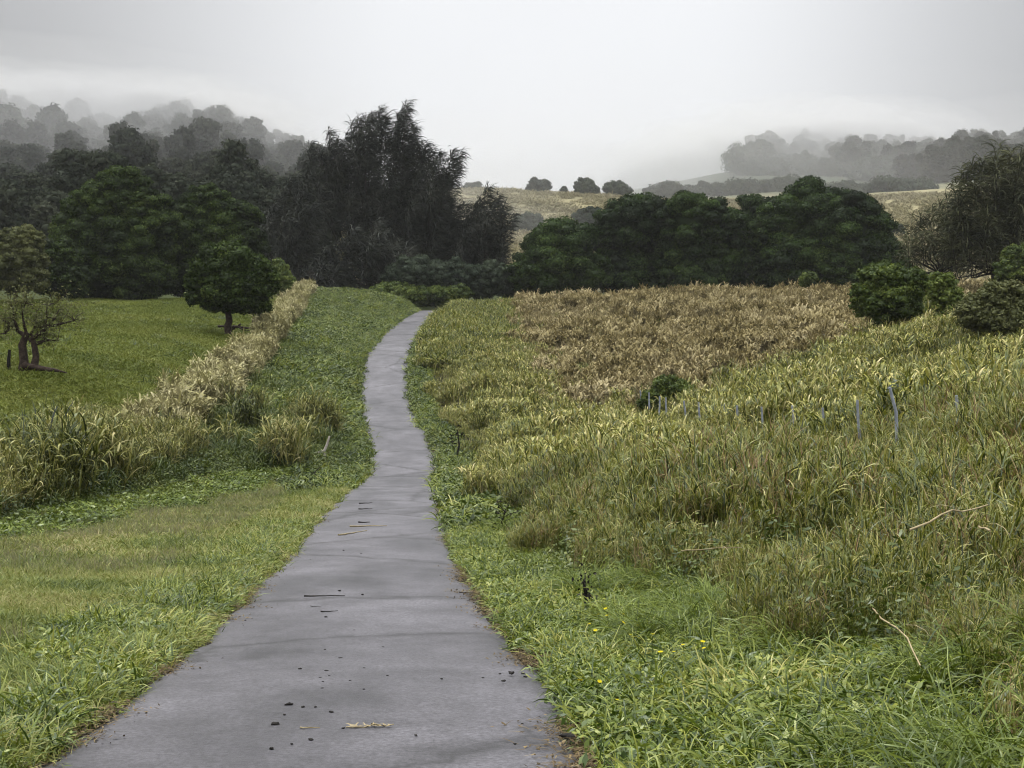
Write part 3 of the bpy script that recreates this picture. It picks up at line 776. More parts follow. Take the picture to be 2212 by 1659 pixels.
def blob_tree(name, label, cat, d, base_px, blobs, leaf, mat, seed, group=None, lobe=.3, cover=1., r=.3, bark='bark', depth=.9, core=.8, flat=1., dj=.25, frac=.35, rag=0):
    rg = np.random.default_rng(seed)
    bx = P(base_px, 600, d)[0]
    base = np.array([bx, d, g(bx, d)])
    root = thing(name, label, cat, base, group)
    bl, tips = [], []
    if rag:
        bb = []
        for q in blobs:
            bb.append((q[0], q[1] + q[3] * .1, q[2] * .93, q[3] * .85))
            for _ in range(rag):
                an, rr = rg.uniform(0, PI) if rg.uniform() < .7 else rg.uniform(0, 2 * PI), rg.uniform(.55, 1.0)
                k_ = rg.uniform(.22, .45)
                bb.append((q[0] + math.cos(an) * q[2] * rr * (1 - k_ * .6), q[1] - math.sin(an) * q[3] * rr * (.8 - k_ * .4), q[2] * k_, q[3] * k_ * rg.uniform(.8, 1.5)))
        blobs = bb
    for i, b_ in enumerate(blobs):
        px, py, rx_, ry_ = b_[:4]
        rxx, rzz = rx_ * d / FPX, ry_ * d / FPX
        dd = d + (b_[4] if len(b_) > 4 else rg.uniform(-dj, dj) * rxx)
        c = P(px, py, dd)
        bl.append((c, (rxx, max(rxx * depth, rzz * .6), rzz))); tips.append(c + [0, 0, rzz * .3])
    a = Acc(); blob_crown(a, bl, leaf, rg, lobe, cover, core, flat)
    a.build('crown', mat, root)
    t = Acc(); trunk_into(t, base, tips, r, rg, frac)
    t.build('trunk', M[bark], root, smooth=True)
    return root


DL, DR = M['dark_leaf'], M['dark_leaf_right']
G1_ = 'dark rounded trees of the grove above the brown field'
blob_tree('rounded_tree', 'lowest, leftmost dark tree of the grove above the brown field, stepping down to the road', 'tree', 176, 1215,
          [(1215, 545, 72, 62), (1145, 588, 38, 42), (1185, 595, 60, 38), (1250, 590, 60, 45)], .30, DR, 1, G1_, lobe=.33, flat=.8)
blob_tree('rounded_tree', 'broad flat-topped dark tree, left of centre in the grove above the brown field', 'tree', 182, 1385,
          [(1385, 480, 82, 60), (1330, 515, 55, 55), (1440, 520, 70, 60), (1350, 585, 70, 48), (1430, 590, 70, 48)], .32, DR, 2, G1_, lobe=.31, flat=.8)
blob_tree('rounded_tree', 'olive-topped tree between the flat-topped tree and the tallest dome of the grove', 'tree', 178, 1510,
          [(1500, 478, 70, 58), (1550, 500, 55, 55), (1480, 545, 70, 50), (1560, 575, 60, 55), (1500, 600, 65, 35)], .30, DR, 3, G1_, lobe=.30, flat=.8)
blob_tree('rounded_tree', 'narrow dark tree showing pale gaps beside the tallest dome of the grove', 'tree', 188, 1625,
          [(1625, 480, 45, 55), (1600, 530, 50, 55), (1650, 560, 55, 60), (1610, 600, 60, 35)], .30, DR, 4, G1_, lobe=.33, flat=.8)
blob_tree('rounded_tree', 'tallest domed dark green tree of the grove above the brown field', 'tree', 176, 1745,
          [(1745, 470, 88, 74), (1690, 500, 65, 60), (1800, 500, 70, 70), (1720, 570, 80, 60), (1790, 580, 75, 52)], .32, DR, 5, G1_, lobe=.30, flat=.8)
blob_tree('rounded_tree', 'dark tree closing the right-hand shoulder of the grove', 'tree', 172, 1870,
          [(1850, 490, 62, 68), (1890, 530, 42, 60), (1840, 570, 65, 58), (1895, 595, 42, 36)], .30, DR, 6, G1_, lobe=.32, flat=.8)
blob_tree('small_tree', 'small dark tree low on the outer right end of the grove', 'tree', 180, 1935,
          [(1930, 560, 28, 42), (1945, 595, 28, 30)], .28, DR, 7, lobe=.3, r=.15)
blob_tree('grove_shrub', 'tiny lighter green shrub standing in the brown grass before the grove', 'shrub', 150, 1748,
          [(1748, 600, 17, 11), (1740, 610, 13, 9)], .22, M['mid_leaf'], 8, lobe=.35, r=.06)

G2_ = 'dark trees at the far side of the green paddock'
blob_tree('paddock_tree', 'tallest dark tree at the far side of the green paddock, with a pointed dome', 'tree', 150, 260,
          [(255, 420, 58, 52), (205, 460, 60, 52), (305, 455, 55, 50), (180, 535, 70, 65), (270, 530, 90, 70), (345, 500, 60, 60), (200, 600, 85, 42), (300, 600, 80, 45)], .27, DL, 11, G2_, lobe=.31, flat=.8)
blob_tree('paddock_tree', 'second dark dome with a notched top, right part of the paddock trees', 'tree', 154, 470,
          [(445, 440, 42, 42), (490, 465, 42, 40), (525, 490, 44, 50), (410, 480, 50, 50), (460, 530, 75, 65), (535, 560, 38, 60), (400, 590, 60, 50), (480, 600, 70, 42)], .27, DL, 12, G2_, lobe=.31, flat=.8)
blob_tree('low_tree', 'low dark tree under the left flank of the tall paddock tree', 'tree', 140, 125,
          [(130, 560, 38, 40), (100, 595, 38, 38), (145, 605, 45, 35)], .26, DL, 13, lobe=.3, r=.15)
blob_tree('roundtop_tree', 'lighter yellowish green tree at the left border of the photo behind the bare tree', 'tree', 132, 35,
          [(50, 520, 40, 28), (5, 530, 42, 32), (30, 560, 62, 34), (50, 600, 50, 34), (-25, 580, 55, 50)], .24, M['olive_leaf'], 14, lobe=.28, r=.2, flat=.8)
blob_tree('round_tree', 'single round dark tree standing in the paddock before the dark trees', 'tree', 100, 492,
          [(490, 575, 62, 44), (450, 598, 44, 36), (535, 598, 42, 44), (500, 625, 62, 34), (500, 552, 34, 26), (512, 648, 44, 22), (432, 612, 30, 20), (562, 588, 24, 36), (545, 630, 36, 26), (468, 545, 18, 16), (470, 655, 34, 18), (548, 658, 34, 18), (420, 640, 22, 16), (585, 610, 18, 22)], .22, DL, 15, lobe=.34, r=.24, core=.66, bark='red_bark', frac=.5)
blob_tree('small_tree', 'small green tree at the top end of the golden fence line', 'tree', 158, 600,
          [(598, 600, 28, 34), (618, 615, 22, 26)], .25, M['mid_leaf'], 16, lobe=.3, r=.1)
# bushes right
blob_tree('large_bush', 'big round green bush on a short stem at the right end of the brown field', 'bush', 76, 1925,
          [(1905, 600, 48, 42), (1960, 610, 42, 40), (1870, 640, 36, 40), (1915, 650, 58, 42), (1965, 655, 26, 36)], .17, M['mid_leaf'], 21, lobe=.32, r=.14, cover=.8, rag=2, core=.7)
blob_tree('large_bush', 'slightly smaller round bush touching the right side of the big round bush', 'bush', 78, 2030,
          [(2030, 612, 34, 28), (2042, 645, 42, 38), (2020, 678, 42, 28)], .17, M['mid_leaf'], 22, lobe=.34, r=.12, cover=.8, rag=2, core=.7)
blob_tree('olive_bush', 'olive bush at the right border beside the two round bushes', 'bush', 66, 2150,
          [(2150, 640, 45, 34), (2190, 650, 50, 45), (2110, 675, 42, 36), (2165, 695, 65, 36), (2090, 660, 26, 14), (2240, 670, 50, 50)], .15, M['olive_leaf'], 23, lobe=.32, r=.1, cover=.75, core=.62, rag=2)
blob_tree('round_bush', 'green bush near the right border in front of the feathery brown tree', 'bush', 118, 2195,
          [(2195, 555, 28, 26), (2185, 585, 34, 24), (2240, 570, 40, 45)], .2, M['mid_leaf'], 24, lobe=.3, r=.08)
blob_tree('small_bush', 'small dark green bush by the first fence stakes at the foot of the brown field', 'bush', 71, 1448,
          [(1450, 842, 38, 26), (1415, 862, 26, 22), (1480, 856, 24, 22), (1402, 878, 22, 20), (1450, 872, 30, 18)], .13, M['mid_leaf'], 25, lobe=.3, r=.05, core=.6)
# bushes behind the brow
G3_ = 'grey-green bushes behind the crest of the road'
for i, (nm, bl, lb) in enumerate((
        ('brow_bush', [(905, 590, 50, 34), (865, 600, 36, 26), (940, 600, 36, 30)], 'broad grey-green bush behind the crest, under the big feathery tree'),
        ('brow_bush', [(985, 592, 36, 30), (1010, 604, 36, 30)], 'middle bush of the row behind the crest of the road'),
        ('brow_bush', [(1065, 598, 40, 30), (1095, 618, 28, 24), (1040, 618, 34, 24)], 'rightmost bush behind the crest, beside the dark grove'),
        ('brow_bush', [(850, 630, 50, 18), (905, 640, 44, 20)], 'low dark bush filling the dip left of where the road disappears'),
        ('brow_bush', [(950, 640, 30, 20), (985, 635, 30, 18)], 'low bush directly over the vanishing end of the road'))):
    blob_tree(nm, lb, 'bush', 176 + 3 * (i < 3), bl[0][0], bl, .28, M['far_leaf'] if i < 3 else M['mid_leaf'], 30 + i, G3_, lobe=.28, r=.1)

# ridge and hillside shrubs on the far pasture
G4_ = 'round grey trees along the skyline of the far pasture'
for i, (px, py, rx_, ry_, lb) in enumerate((
        (1163, 409, 23, 21, 'evenly rounded tree with a slight peak, on the open skyline right of the feathery trees'),
        (1218, 413, 7, 10, 'tiny conical tree between two round ones on the skyline'),
        (1262, 406, 21, 20, 'wide ragged tree with a spike on top in the skyline row'),
        (1334, 411, 27, 16, 'low flat-topped tree at the right end of the skyline row'),
        (1022, 412, 21, 16, 'pale skyline tree just clear of the big feathery tree'),
        (965, 417, 12, 11, 'pale skyline shrub touching the edge of the big feathery tree'))):
    bl = [(px, py, rx_, ry_)]
    if i == 2: bl += [(1280, 412, 14, 14), (1268, 392, 6, 8)]
    if i == 3: bl += [(1318, 406, 12, 12)]
    blob_tree('skyline_tree', lb, 'tree', 449, px, bl, .55, M['far_leaf'], 40 + i, G4_, lobe=.33, r=.2, core=.85)
for i, (bl, d_, lb) in enumerate((
        ([(1140, 485, 30, 22), (1125, 498, 22, 14)], 345, 'round grey bush on the slope of the far pasture beside the feathery trees'),
        ([(1200, 490, 15, 16)], 340, 'small narrow bush halfway between two big ones on the far slope'),
        ([(1270, 470, 26, 20), (1285, 480, 26, 24), (1258, 485, 24, 20)], 345, 'pointed grey-green tree on the far slope just above the grove'),
        ([(1935, 500, 18, 14)], 330, 'small blue-grey bush on the pale slope right of the grove'))):
    blob_tree('slope_bush', lb, 'bush', d_, bl[0][0], bl, .45, M['far_leaf'], 50 + i, None, lobe=.33, r=.15, core=.85)
# scrub band and misty trees of the right-hand hill
for i, (bl, d_, lb) in enumerate((
        ([(1430, 412, 38, 14), (1480, 414, 30, 13)], 560, 'flat pale scrub at the left foot of the misty hill'),
        ([(1450, 408, 24, 18), (1440, 416, 20, 14)], 540, 'small domed tree in the scrub at the left foot of the misty hill'),
        ([(1520, 404, 16, 15), (1550, 410, 30, 14)], 560, 'little dark dome on the scrub line, left of the misty trees'),
        ([(1610, 345, 42, 35), (1640, 325, 28, 22), (1650, 370, 55, 35)], 640, 'windswept misty tree at the left end of the right-hand hilltop'),
        ([(1738, 310, 11, 32), (1732, 350, 22, 28)], 700, 'tall thin ghostly tree rising above the misty hilltop'),
        ([(1775, 330, 14, 22), (1800, 345, 34, 28)], 700, 'faint narrow treetop right of the tall ghostly tree'),
        ([(1690, 375, 60, 35), (1760, 375, 60, 35)], 640, 'broad grey mass of trees under the tall ghostly tree'),
        ([(1880, 370, 42, 38), (1915, 360, 28, 26)], 600, 'large dark grey domed tree standing out on the misty hilltop'),
        ([(1845, 335, 30, 22), (1905, 325, 26, 18)], 720, 'pale flat treetops behind the dark grey dome'),
        ([(1952, 350, 14, 30), (1955, 385, 24, 24)], 690, 'narrow pale tree at the right end of the misty hilltop'),
        ([(1935, 408, 60, 26), (1990, 412, 40, 24)], 500, 'wide grey-green clump below the dark grey dome'),
        ([(1870, 418, 45, 20), (1820, 412, 40, 20)], 520, 'low grey-green clump just over the tallest dome of the grove'),
        ([(1620, 408, 60, 20), (1700, 405, 60, 22)], 540, 'pale scrub below the windswept misty tree'))):
    blob_tree('misty_tree', lb, 'tree', d_, bl[0][0], bl, .9, M['far_leaf'], 60 + i, 'trees on the misty right-hand hill', lobe=.42, r=.25, core=.6, cover=.6, rag=5)


# wooded hillsides: protos for the stuff masses
def proto_tree(seed, leaf=.6, mat='forest_leaf'):
    rg = np.random.default_rng(seed); a = Acc()
    tall = rg.uniform(.8, 1.35); n_ = int(rg.integers(6, 11))
    bl = [((0, 0, 3.2 * tall), (3.2, 3.2, 2.8))]
    for _ in range(n_):
        r_ = rg.uniform(.8, 2.3)
        bl.append(((rg.normal(0, 1.9), rg.normal(0, 1.9), rg.uniform(3.5, 9.0) * tall), (r_ * rg.uniform(.7, 1.2), r_, r_ * rg.uniform(.7, 1.3))))
    blob_crown(a, bl, leaf, rg, .40, .7, .7)
    tube(a, wob((0, 0, -.5), (0, 0, 8 * tall), 5, .03, rg), np.linspace(.35, .12, 5), 6, .3)
    return a.mesh('proto_tree', M[mat])


FP = [proto_tree(800 + i) for i in range(7)]
colF = proto_collection('forest_tree', FP)
x, y, z, rg = grow(3000, -230, -22, 215, 410, lambda x, y: (x < np.interp(y, [215, 300, 360, 410], [-30, -40, -50, -50])), seed=31, margin=300)
keep = []
cell = {}
for i in range(len(x)):
    kx, ky = int(x[i] // 5.5), int(y[i] // 7)
    if (kx, ky) in cell: continue
    cell[(kx, ky)] = 1; keep.append(i)
x, y, z = x[keep], y[keep], z[keep]
put('hillside_forest', colF, 7, x, y, z, rg, .75, 1.25, 'grey misty woodland covering the hillside on the left', 'forest', lean=.06)
x, y, z, rg = grow(900, 110, 330, 540, 720, lambda x, y: (x > np.interp(y, [540, 600, 700], [160, 150, 90])), seed=32)
put('hilltop_forest', colF, 7, x, y, z, rg, .8, 1.3, 'pale misty woodland along the right-hand hilltop', 'forest', lean=.05)
G5_ = 'treetops on the misty left skyline'
for i, (bl, d_, lb) in enumerate((
        ([(20, 262, 34, 24), (25, 240, 16, 18), (30, 300, 50, 35)], 392, 'faint treetop fading into cloud at the left border'),
        ([(165, 232, 24, 18), (150, 262, 30, 22), (170, 300, 32, 30)], 398, 'pale tree with a wide top vanishing into cloud above the left hillside'),
        ([(95, 272, 32, 18), (80, 300, 45, 30)], 384, 'ragged grey treetop between the two cloud-veiled ones'),
        ([(315, 278, 26, 18), (345, 272, 26, 16), (330, 310, 42, 34)], 382, 'feathery tree at the left end of the central misty rise'),
        ([(400, 262, 42, 16), (430, 275, 46, 22), (400, 310, 60, 34)], 386, 'bright cloud-covered treetops at the peak of the left-hand hill'),
        ([(470, 285, 28, 18), (490, 300, 22, 18), (475, 330, 40, 30)], 378, 'dark-edged tree where the left hill starts to fall'),
        ([(570, 325, 22, 14), (587, 335, 10, 16), (560, 350, 40, 24)], 366, 'small knobbly tree low on the falling left skyline'),
        ([(612, 362, 22, 14), (600, 385, 35, 22)], 364, 'last tree of the falling skyline before the big feathery tree'),
        ([(225, 315, 30, 16), (250, 330, 36, 20)], 400, 'low dark treetop in the notch of the left skyline'))):
    blob_tree('misty_tree', lb, 'tree', d_, bl[0][0], bl, .7, M['forest_leaf'], 80 + i, G5_, lobe=.42, r=.25, core=.6, cover=.6, rag=5)


# feathery trees: many upswept plumes of hanging needles
def plume(acc, wood, foot, tip, r0, rg, dens=60, wind=.35, strand=(.8, 1.9), w=.11, thin=1.):
    foot, tip = np.array(foot, float), np.array(tip, float)
    L = np.linalg.norm(tip - foot)
    line = wob(foot, tip, 8, .012, rg)
    line[:, 0] += wind * 1.2 * np.linspace(0, 1, 8) ** 3
    tube(wood, line, np.linspace(.10 + L * .006, .02, 8) * thin, 5)
    N = int(dens * L)
    t = rg.uniform(.12, 1, N) ** .85
    c = np.stack([np.interp(t, np.linspace(0, 1, 8), line[:, j]) for j in range(3)], -1)
    r = r0 * (1 - t ** 2 * .82) * np.sqrt(rg.uniform(0, 1, N)) * (.75 + .5 * np.sin(t * L * 1.3 + rg.uniform(0, 6)) ** 2)
    az = rg.uniform(0, 2 * PI, N)
    c += np.stack([r * np.cos(az), r * np.sin(az), rg.normal(0, .3, N)], -1)
    dirx = np.cos(az) + wind * 1.4
    az2 = np.arctan2(np.sin(az), dirx)
    tint = np.clip(rg.normal(.45, .18, N) + .25 * np.sin(t * 9 + rg.uniform(0, 6)), 0, 1)
    blades(acc, c, az2, rg.uniform(-.1, 1.2, N), rg.uniform(*strand, N), rg.uniform(.6, 2.3, N), w * rg.uniform(.6, 1.4, N), 3, tint, twist=rg.normal(0, .6, N))


def feather_tree(name, label, d, base_px, tips, seed, mat, r0=1.25, foot_y=600, spread=.35, fill=0, fill_box=None, dens=62, jd=4, group=None, wind=.65, w=.13, minlen=120, bark='dark_wood', thin=.7):
    rg = np.random.default_rng(seed)
    bx = P(base_px, 600, d)[0]; base = np.array([bx, d, g(bx, d)])
    root = thing(name, label, 'tree', base, group)
    a, wd = Acc(), Acc()
    fork = base + [0, 0, 3.0]
    tube(wd, wob(base - [0, 0, .4], fork, 4, .02, rg), np.linspace(.55, .42, 4), 9)
    tl = list(tips)
    for _ in range(fill):
        x0, x1, y0, y1 = fill_box
        tl.append((rg.uniform(x0, x1), rg.uniform(y0, y1)))
    for tx, ty in tl:
        dd = d + rg.uniform(-jd, jd)
        tip = P(tx, ty, dd)
        fx = base_px + (tx - base_px) * (spread + .45 * min(1, max(0, (ty - 330) / 250)))
        fy = min(foot_y, ty + max(minlen, (foot_y - ty) * rg.uniform(.45, .8)))
        foot = P(fx, fy, d + (dd - d) * .6)
        plume(a, wd, foot, tip, r0 * rg.uniform(.75, 1.25), rg, dens, wind, w=w, thin=thin)
        tube(wd, wob(fork, foot, 5, .03, rg), np.linspace(.28, .12, 5) * thin, 6)
    a.build('crown', mat, root)
    wd.build('trunk', M[bark], root, smooth=True)
    return root


def zz(*p): return [(548.6 + a * .3142, 192 + b * .3142) for a, b in p]


G6_ = 'dark feathery trees beyond the crest of the road'
feather_tree('feathery_tree', 'biggest feathery dark tree with many upswept plumes against the sky, beyond the crest', 200, 800,
             zz((475, 290), (350, 380), (600, 310), (640, 240), (690, 205), (740, 190), (770, 180), (830, 140), (870, 200), (540, 360), (420, 420), (300, 500), (560, 450), (680, 330), (780, 310), (650, 420), (480, 400)),
             91, M['needle'], fill=34, fill_box=(640, 900, 380, 520), group=G6_, spread=.45)
feather_tree('feathery_tree', 'feathery tree with the single tallest plume, leaning right, beside the biggest one', 204, 870,
             zz((1020, 108), (985, 150), (960, 200), (1060, 255), (930, 260), (1040, 330), (1100, 370), (1150, 380), (1190, 420), (1120, 450), (1000, 420), (880, 320)),
             92, M['needle'], fill=16, fill_box=(820, 960, 390, 520), group=G6_, spread=.5, wind=.6)
feather_tree('feathery_tree', 'feathery tree whose arms reach out right over the far pasture', 196, 915,
             zz((1240, 445), (1330, 430), (1380, 445), (1290, 600), (1100, 540), (1180, 520), (1260, 560), (1200, 640), (1080, 620)),
             93, M['needle'], fill=14, fill_box=(850, 960, 420, 540), group=G6_, spread=.5, wind=.7)
feather_tree('feathery_tree', 'low brownish shoulder tree on the left flank of the feathery trees', 190, 640,
             zz((200, 640), (250, 600), (140, 720), (330, 560), (90, 800), (60, 880), (180, 800), (280, 700)),
             94, M['needle'], fill=16, fill_box=(590, 680, 430, 540), group=G6_, spread=.6, foot_y=625)
feather_tree('feathery_tree', 'lower pointed feathery tree on the right, in front of the far pasture', 192, 1030,
             zz((1570, 680), (1640, 740), (1690, 800), (1740, 870), (1510, 770), (1480, 810), (1600, 800), (1660, 860), (1540, 850)),
             95, M['needle'], fill=20, fill_box=(990, 1082, 470, 560), group=G6_, spread=.6, minlen=80, r0=1.1)
feather_tree('feathery_tree', 'thin spiky feathery tree in the dip between the big and the lower one', 198, 965,
             zz((1310, 790), (1370, 795), (1430, 805), (1280, 860), (1340, 880), (1420, 900)),
             96, M['needle'], fill=10, fill_box=(940, 1000, 480, 560), group=G6_, spread=.7, minlen=80, r0=.9)
feather_tree('young_feathery_tree', 'younger greenish feathery tree at the front foot of the biggest one', 182, 745,
             [(700, 545), (725, 520), (750, 495), (765, 510), (790, 530), (735, 550), (710, 570), (800, 560)],
             97, M['needle'], fill=8, fill_box=(690, 800, 530, 590), group=G6_, spread=.7, foot_y=640, minlen=70, r0=1.0)
feather_tree('young_feathery_tree', 'dark young feathery tree right of the greenish one, over the crest bushes', 184, 830,
             [(800, 485), (815, 500), (845, 520), (865, 540), (830, 530), (790, 520)],
             98, M['needle'], fill=8, fill_box=(790, 880, 520, 580), group=G6_, spread=.7, foot_y=640, minlen=70, r0=1.0)
feather_tree('scrubby_feathery_tree', 'low needle-leaved tree right behind the golden fence line top', 180, 670,
             [(640, 590), (660, 575), (690, 570), (715, 590), (735, 600), (770, 600)],
             99, M['needle'], fill=6, fill_box=(640, 760, 590, 620), group=G6_, spread=.7, foot_y=650, minlen=45, r0=.9)
feather_tree('brown_feathery_tree', 'tall brownish feathery tree at the right border with sky showing through its top', 142, 2150,
             [(2155, 318), (2150, 350), (2095, 352), (2120, 345), (2075, 375), (2180, 330), (2200, 345), (2212, 325), (2240, 340), (2060, 400), (2040, 430), (2100, 400), (2140, 400), (2180, 400), (2225, 390)],
             101, M['needle_warm'], fill=22, fill_box=(2040, 2280, 430, 520), spread=.5, dens=56, r0=1.0, w=.13, foot_y=600, thin=.4, wind=.2)
feather_tree('brown_feathery_tree', 'sparse low wing of spiky twigs left of the tall brownish feathery tree', 146, 2030,
             [(1965, 480), (1960, 510), (1985, 470), (2010, 450), (2025, 440), (1995, 500), (1975, 540), (2040, 470), (2010, 520), (2050, 500)],
             102, M['needle_warm'], fill=8, fill_box=(1980, 2080, 500, 570), spread=.6, dens=44, r0=.75, w=.11, foot_y=605, minlen=50, thin=.4, wind=.15)


# gnarled sparse tree in the paddock
def gnarled():
    rg = np.random.default_rng(7)
    bx, by, bz = hit(60, 800)
    d = by
    root = thing('gnarled_tree', 'short gnarled tree with thick split trunk and sparse twigs in the paddock', 'tree', (bx, by, bz))
    wd, a = Acc(), Acc()
    q = lambda px, py, o=0.: P(px, py, d + o)
    tube(wd, [q(50, 812), q(52, 780), q(48, 745), q(58, 718)], [.27, .19, .17, .12], 9)
    tube(wd, [q(72, 800), q(78, 770), q(72, 735)], [.19, .15, .12], 8)
    tube(wd, [q(50, 790, -.2), q(95, 797, -.3), q(120, 800, -.4), q(145, 806, -.4)], [.16, .11, .08, .03], 7)
    arms = [[(60, 730), (40, 715), (22, 700), (5, 690), (-5, 670)], [(64, 735), (85, 722), (105, 705), (120, 685), (128, 668)], [(72, 745), (98, 735), (125, 735)],
            [(58, 725), (52, 700), (48, 675), (55, 655)], [(66, 725), (78, 700), (80, 672)], [(105, 705), (130, 700), (160, 692)], [(22, 700), (12, 720), (-8, 722)],
            [(40, 715), (30, 690), (28, 665)], [(95, 712), (100, 685), (102, 660)]]
    for k_, ar in enumerate(arms):
        o_ = rg.uniform(-.8, .8)
        pl = [q(px, py, o_ * i / len(ar)) for i, (px, py) in enumerate(ar)]
        tube(wd, pl, np.linspace(.11 if k_ < 3 else .075, .02, len(pl)), 6)
        for _ in range(11):
            i = rg.integers(1, len(pl)); s0 = pl[i]
            e = s0 + rg.normal(0, .33, 3) + [0, 0, .28]
            tube(wd, wob(s0, e, 4, .08, rg), np.linspace(.02, .006, 4), 4, cap=False)
            N = 36
            c = s0 + (e - s0) * rg.uniform(.2, 1.3, (N, 1)) + rg.normal(0, .20, (N, 3))
            leaves(a, c, rg.normal(0, 1, (N, 3)), .12, rg.uniform(.2, 1, N), rg)
    a.build('crown', M['olive_leaf'], root); wd.build('trunk', M['red_bark'], root, smooth=True)


gnarled()


def single(name, label, cat, acc, mat, group=None, origin=None, smooth=True):
    vv = np.concatenate(acc.v)
    o = acc.build(name, mat, None, smooth)
    L = np.array(origin) if origin is not None else np.array([vv[:, 0].mean(), vv[:, 1].mean(), vv[:, 2].min()])
    co = (vv - L)
    o.data.vertices.foreach_set('co', co.ravel()); o.data.update(); o.location = [float(v) for v in L]
    o['label'] = label; o['category'] = cat
    if group: o['group'] = group
    return o


# dead wood under the round paddock tree, stump in the paddock
a = Acc(); bx, by, bz = hit(500, 716)
for (p0, p1, r_) in (((455, 716), (590, 706), .12), ((470, 705), (540, 714), .09), ((545, 712), (548, 684), .10), ((520, 700), (500, 716), .07)):
    tube(a, wob(P(*p0, by), P(*p1, by), 6, .03, rng), np.linspace(r_, r_ * .4, 6), 7)
single('fallen_branches', 'reddish fallen branches lying under the single round paddock tree', 'branches', a, M['red_bark'])
a = Acc(); bx, by, bz = hit(19, 798)
tube(a, [(bx, by, bz - .2), (bx, by, bz + .35), (bx + .05, by, bz + .85)], [.09, .08, .06], 7)
single('wooden_stump', 'thin dark broken stump left of the gnarled tree', 'stump', a, M['dark_wood'])

# fence stakes: leaning grey stakes along the right-hand fence
stk = [(2075, 862, 1005, 27.0, .9), (1935, 845, 1037, 26.5, 1.3), (1857, 872, 1024, 31, .5), (1782, 905, 1005, 36, .5), (1716, 900, 1000, 40, .5), (1649, 903, 1000, 43, .4), (1595, 900, 985, 48, .3),
       (1562, 895, 975, 52, -.2), (1512, 893, 955, 56, .3), (1482, 890, 950, 60, .5), (1440, 882, 935, 65, .2), (1424, 880, 930, 68, -.1), (1404, 872, 925, 70, .2), (1386, 868, 920, 72, .3)]
desc = ['straight grey stake, the farthest right of the fence in the cane grass', 'tallest leaning pale stake, second from the right border in the cane grass', 'thin dark-banded stake left of the tallest leaning stake',
        'slim grey stake, fourth from the right border', 'pale half-buried stake, fifth from the right border', 'leaning grey stake in the middle of the fence row', 'short stake just left of the middle of the fence row',
        'thick-topped stake in the left half of the fence row', 'straight pale stake beside the thick-topped one', 'leaning stake two steps right of the small dark bush', 'short stake at the right foot of the small dark bush',
        'whitish stake in front of the small dark bush', 'brightest stake at the left foot of the small dark bush', 'leftmost stake, farthest along the fence']
for i, (px, y0, y1, d_, ln) in enumerate(stk):
    a = Acc()
    b = P(px + ln * 14, y1, d_); b[2] = g(b[0], b[1]) - .2
    t = P(px - ln * 10, y0 - (8 if d_ < 33 else 24), d_)
    r_ = .036 if d_ < 45 else .05
    tube(a, wob(b, t, 5, .01, rng), np.linspace(r_ * 1.1, r_ * .8, 5), 6)
    single('fence_stake', desc[i], 'fence stake', a, M['grey_wood'], 'grey stakes of the right-hand fence', origin=b)
a = Acc(); b = P(1525, 880, 73.5); b[2] = g(b[0], b[1]); t = P(1525, 844, 73.5)
tube(a, [b, (b + t) / 2, t - [0, 0, .03], t], [.17, .17, .16, .12], 10)
single('fence_post', 'short thick black post at the edge of the brown field', 'fence post', a, M['dark_wood'], origin=b)

# debris at the left bend
d_ = 56.5
a = Acc(); tube(a, wob(P(625, 945, d_), P(672, 1016, d_ - .5), 6, .02, rng), np.linspace(.05, .07, 6), 7)
single('leaning_stick', 'greenish stick leaning in the heap of debris left of the road bend', 'stick', a, M['straw'])
a = Acc()
tube(a, wob(P(702, 1010, d_), P(700, 972, d_), 5, .03, rng), np.linspace(.05, .05, 5), 7)
tube(a, [P(700, 975, d_), P(706, 962, d_), P(712, 942, d_)], [.05, .055, .035], 7)
tube(a, [P(700, 974, d_), P(685, 978, d_), P(662, 992, d_)], [.045, .04, .02], 7)
single('broken_branch', 'bleached forked branch standing up from the debris beside the road bend', 'branch', a, M['pale_wood'])
a = Acc()
for p0, p1, r_ in (((560, 995), (604, 990), .07), ((566, 1004), (612, 1003), .06), ((556, 1010), (600, 1013), .06)):
    tube(a, wob(P(*p0, d_), P(*p1, d_), 5, .02, rng), r_, 8)
single('log_pile', 'small pile of pinkish brown split logs in the weeds left of the bend', 'logs', a, M['pink_wood'])
a = Acc(); rg = np.random.default_rng(3)
bx, by, bz = hit(680, 1040)
for i in range(34):
    c = np.array([bx + rg.normal(0, .3), by + rg.normal(0, .25), bz + rg.uniform(0, .12)]); e = c + np.array([bx - c[0], by - c[1], .1]) * 1.2 + rg.normal(0, .25, 3) * [1, 1, .5]
    tube(a, wob(c, e, 4, .06, rg), np.linspace(.04, .015, 4), 5)
single('brush_heap', 'low black heap of rotting brushwood beside the road bend', 'brush heap', a, M['dark_wood'])

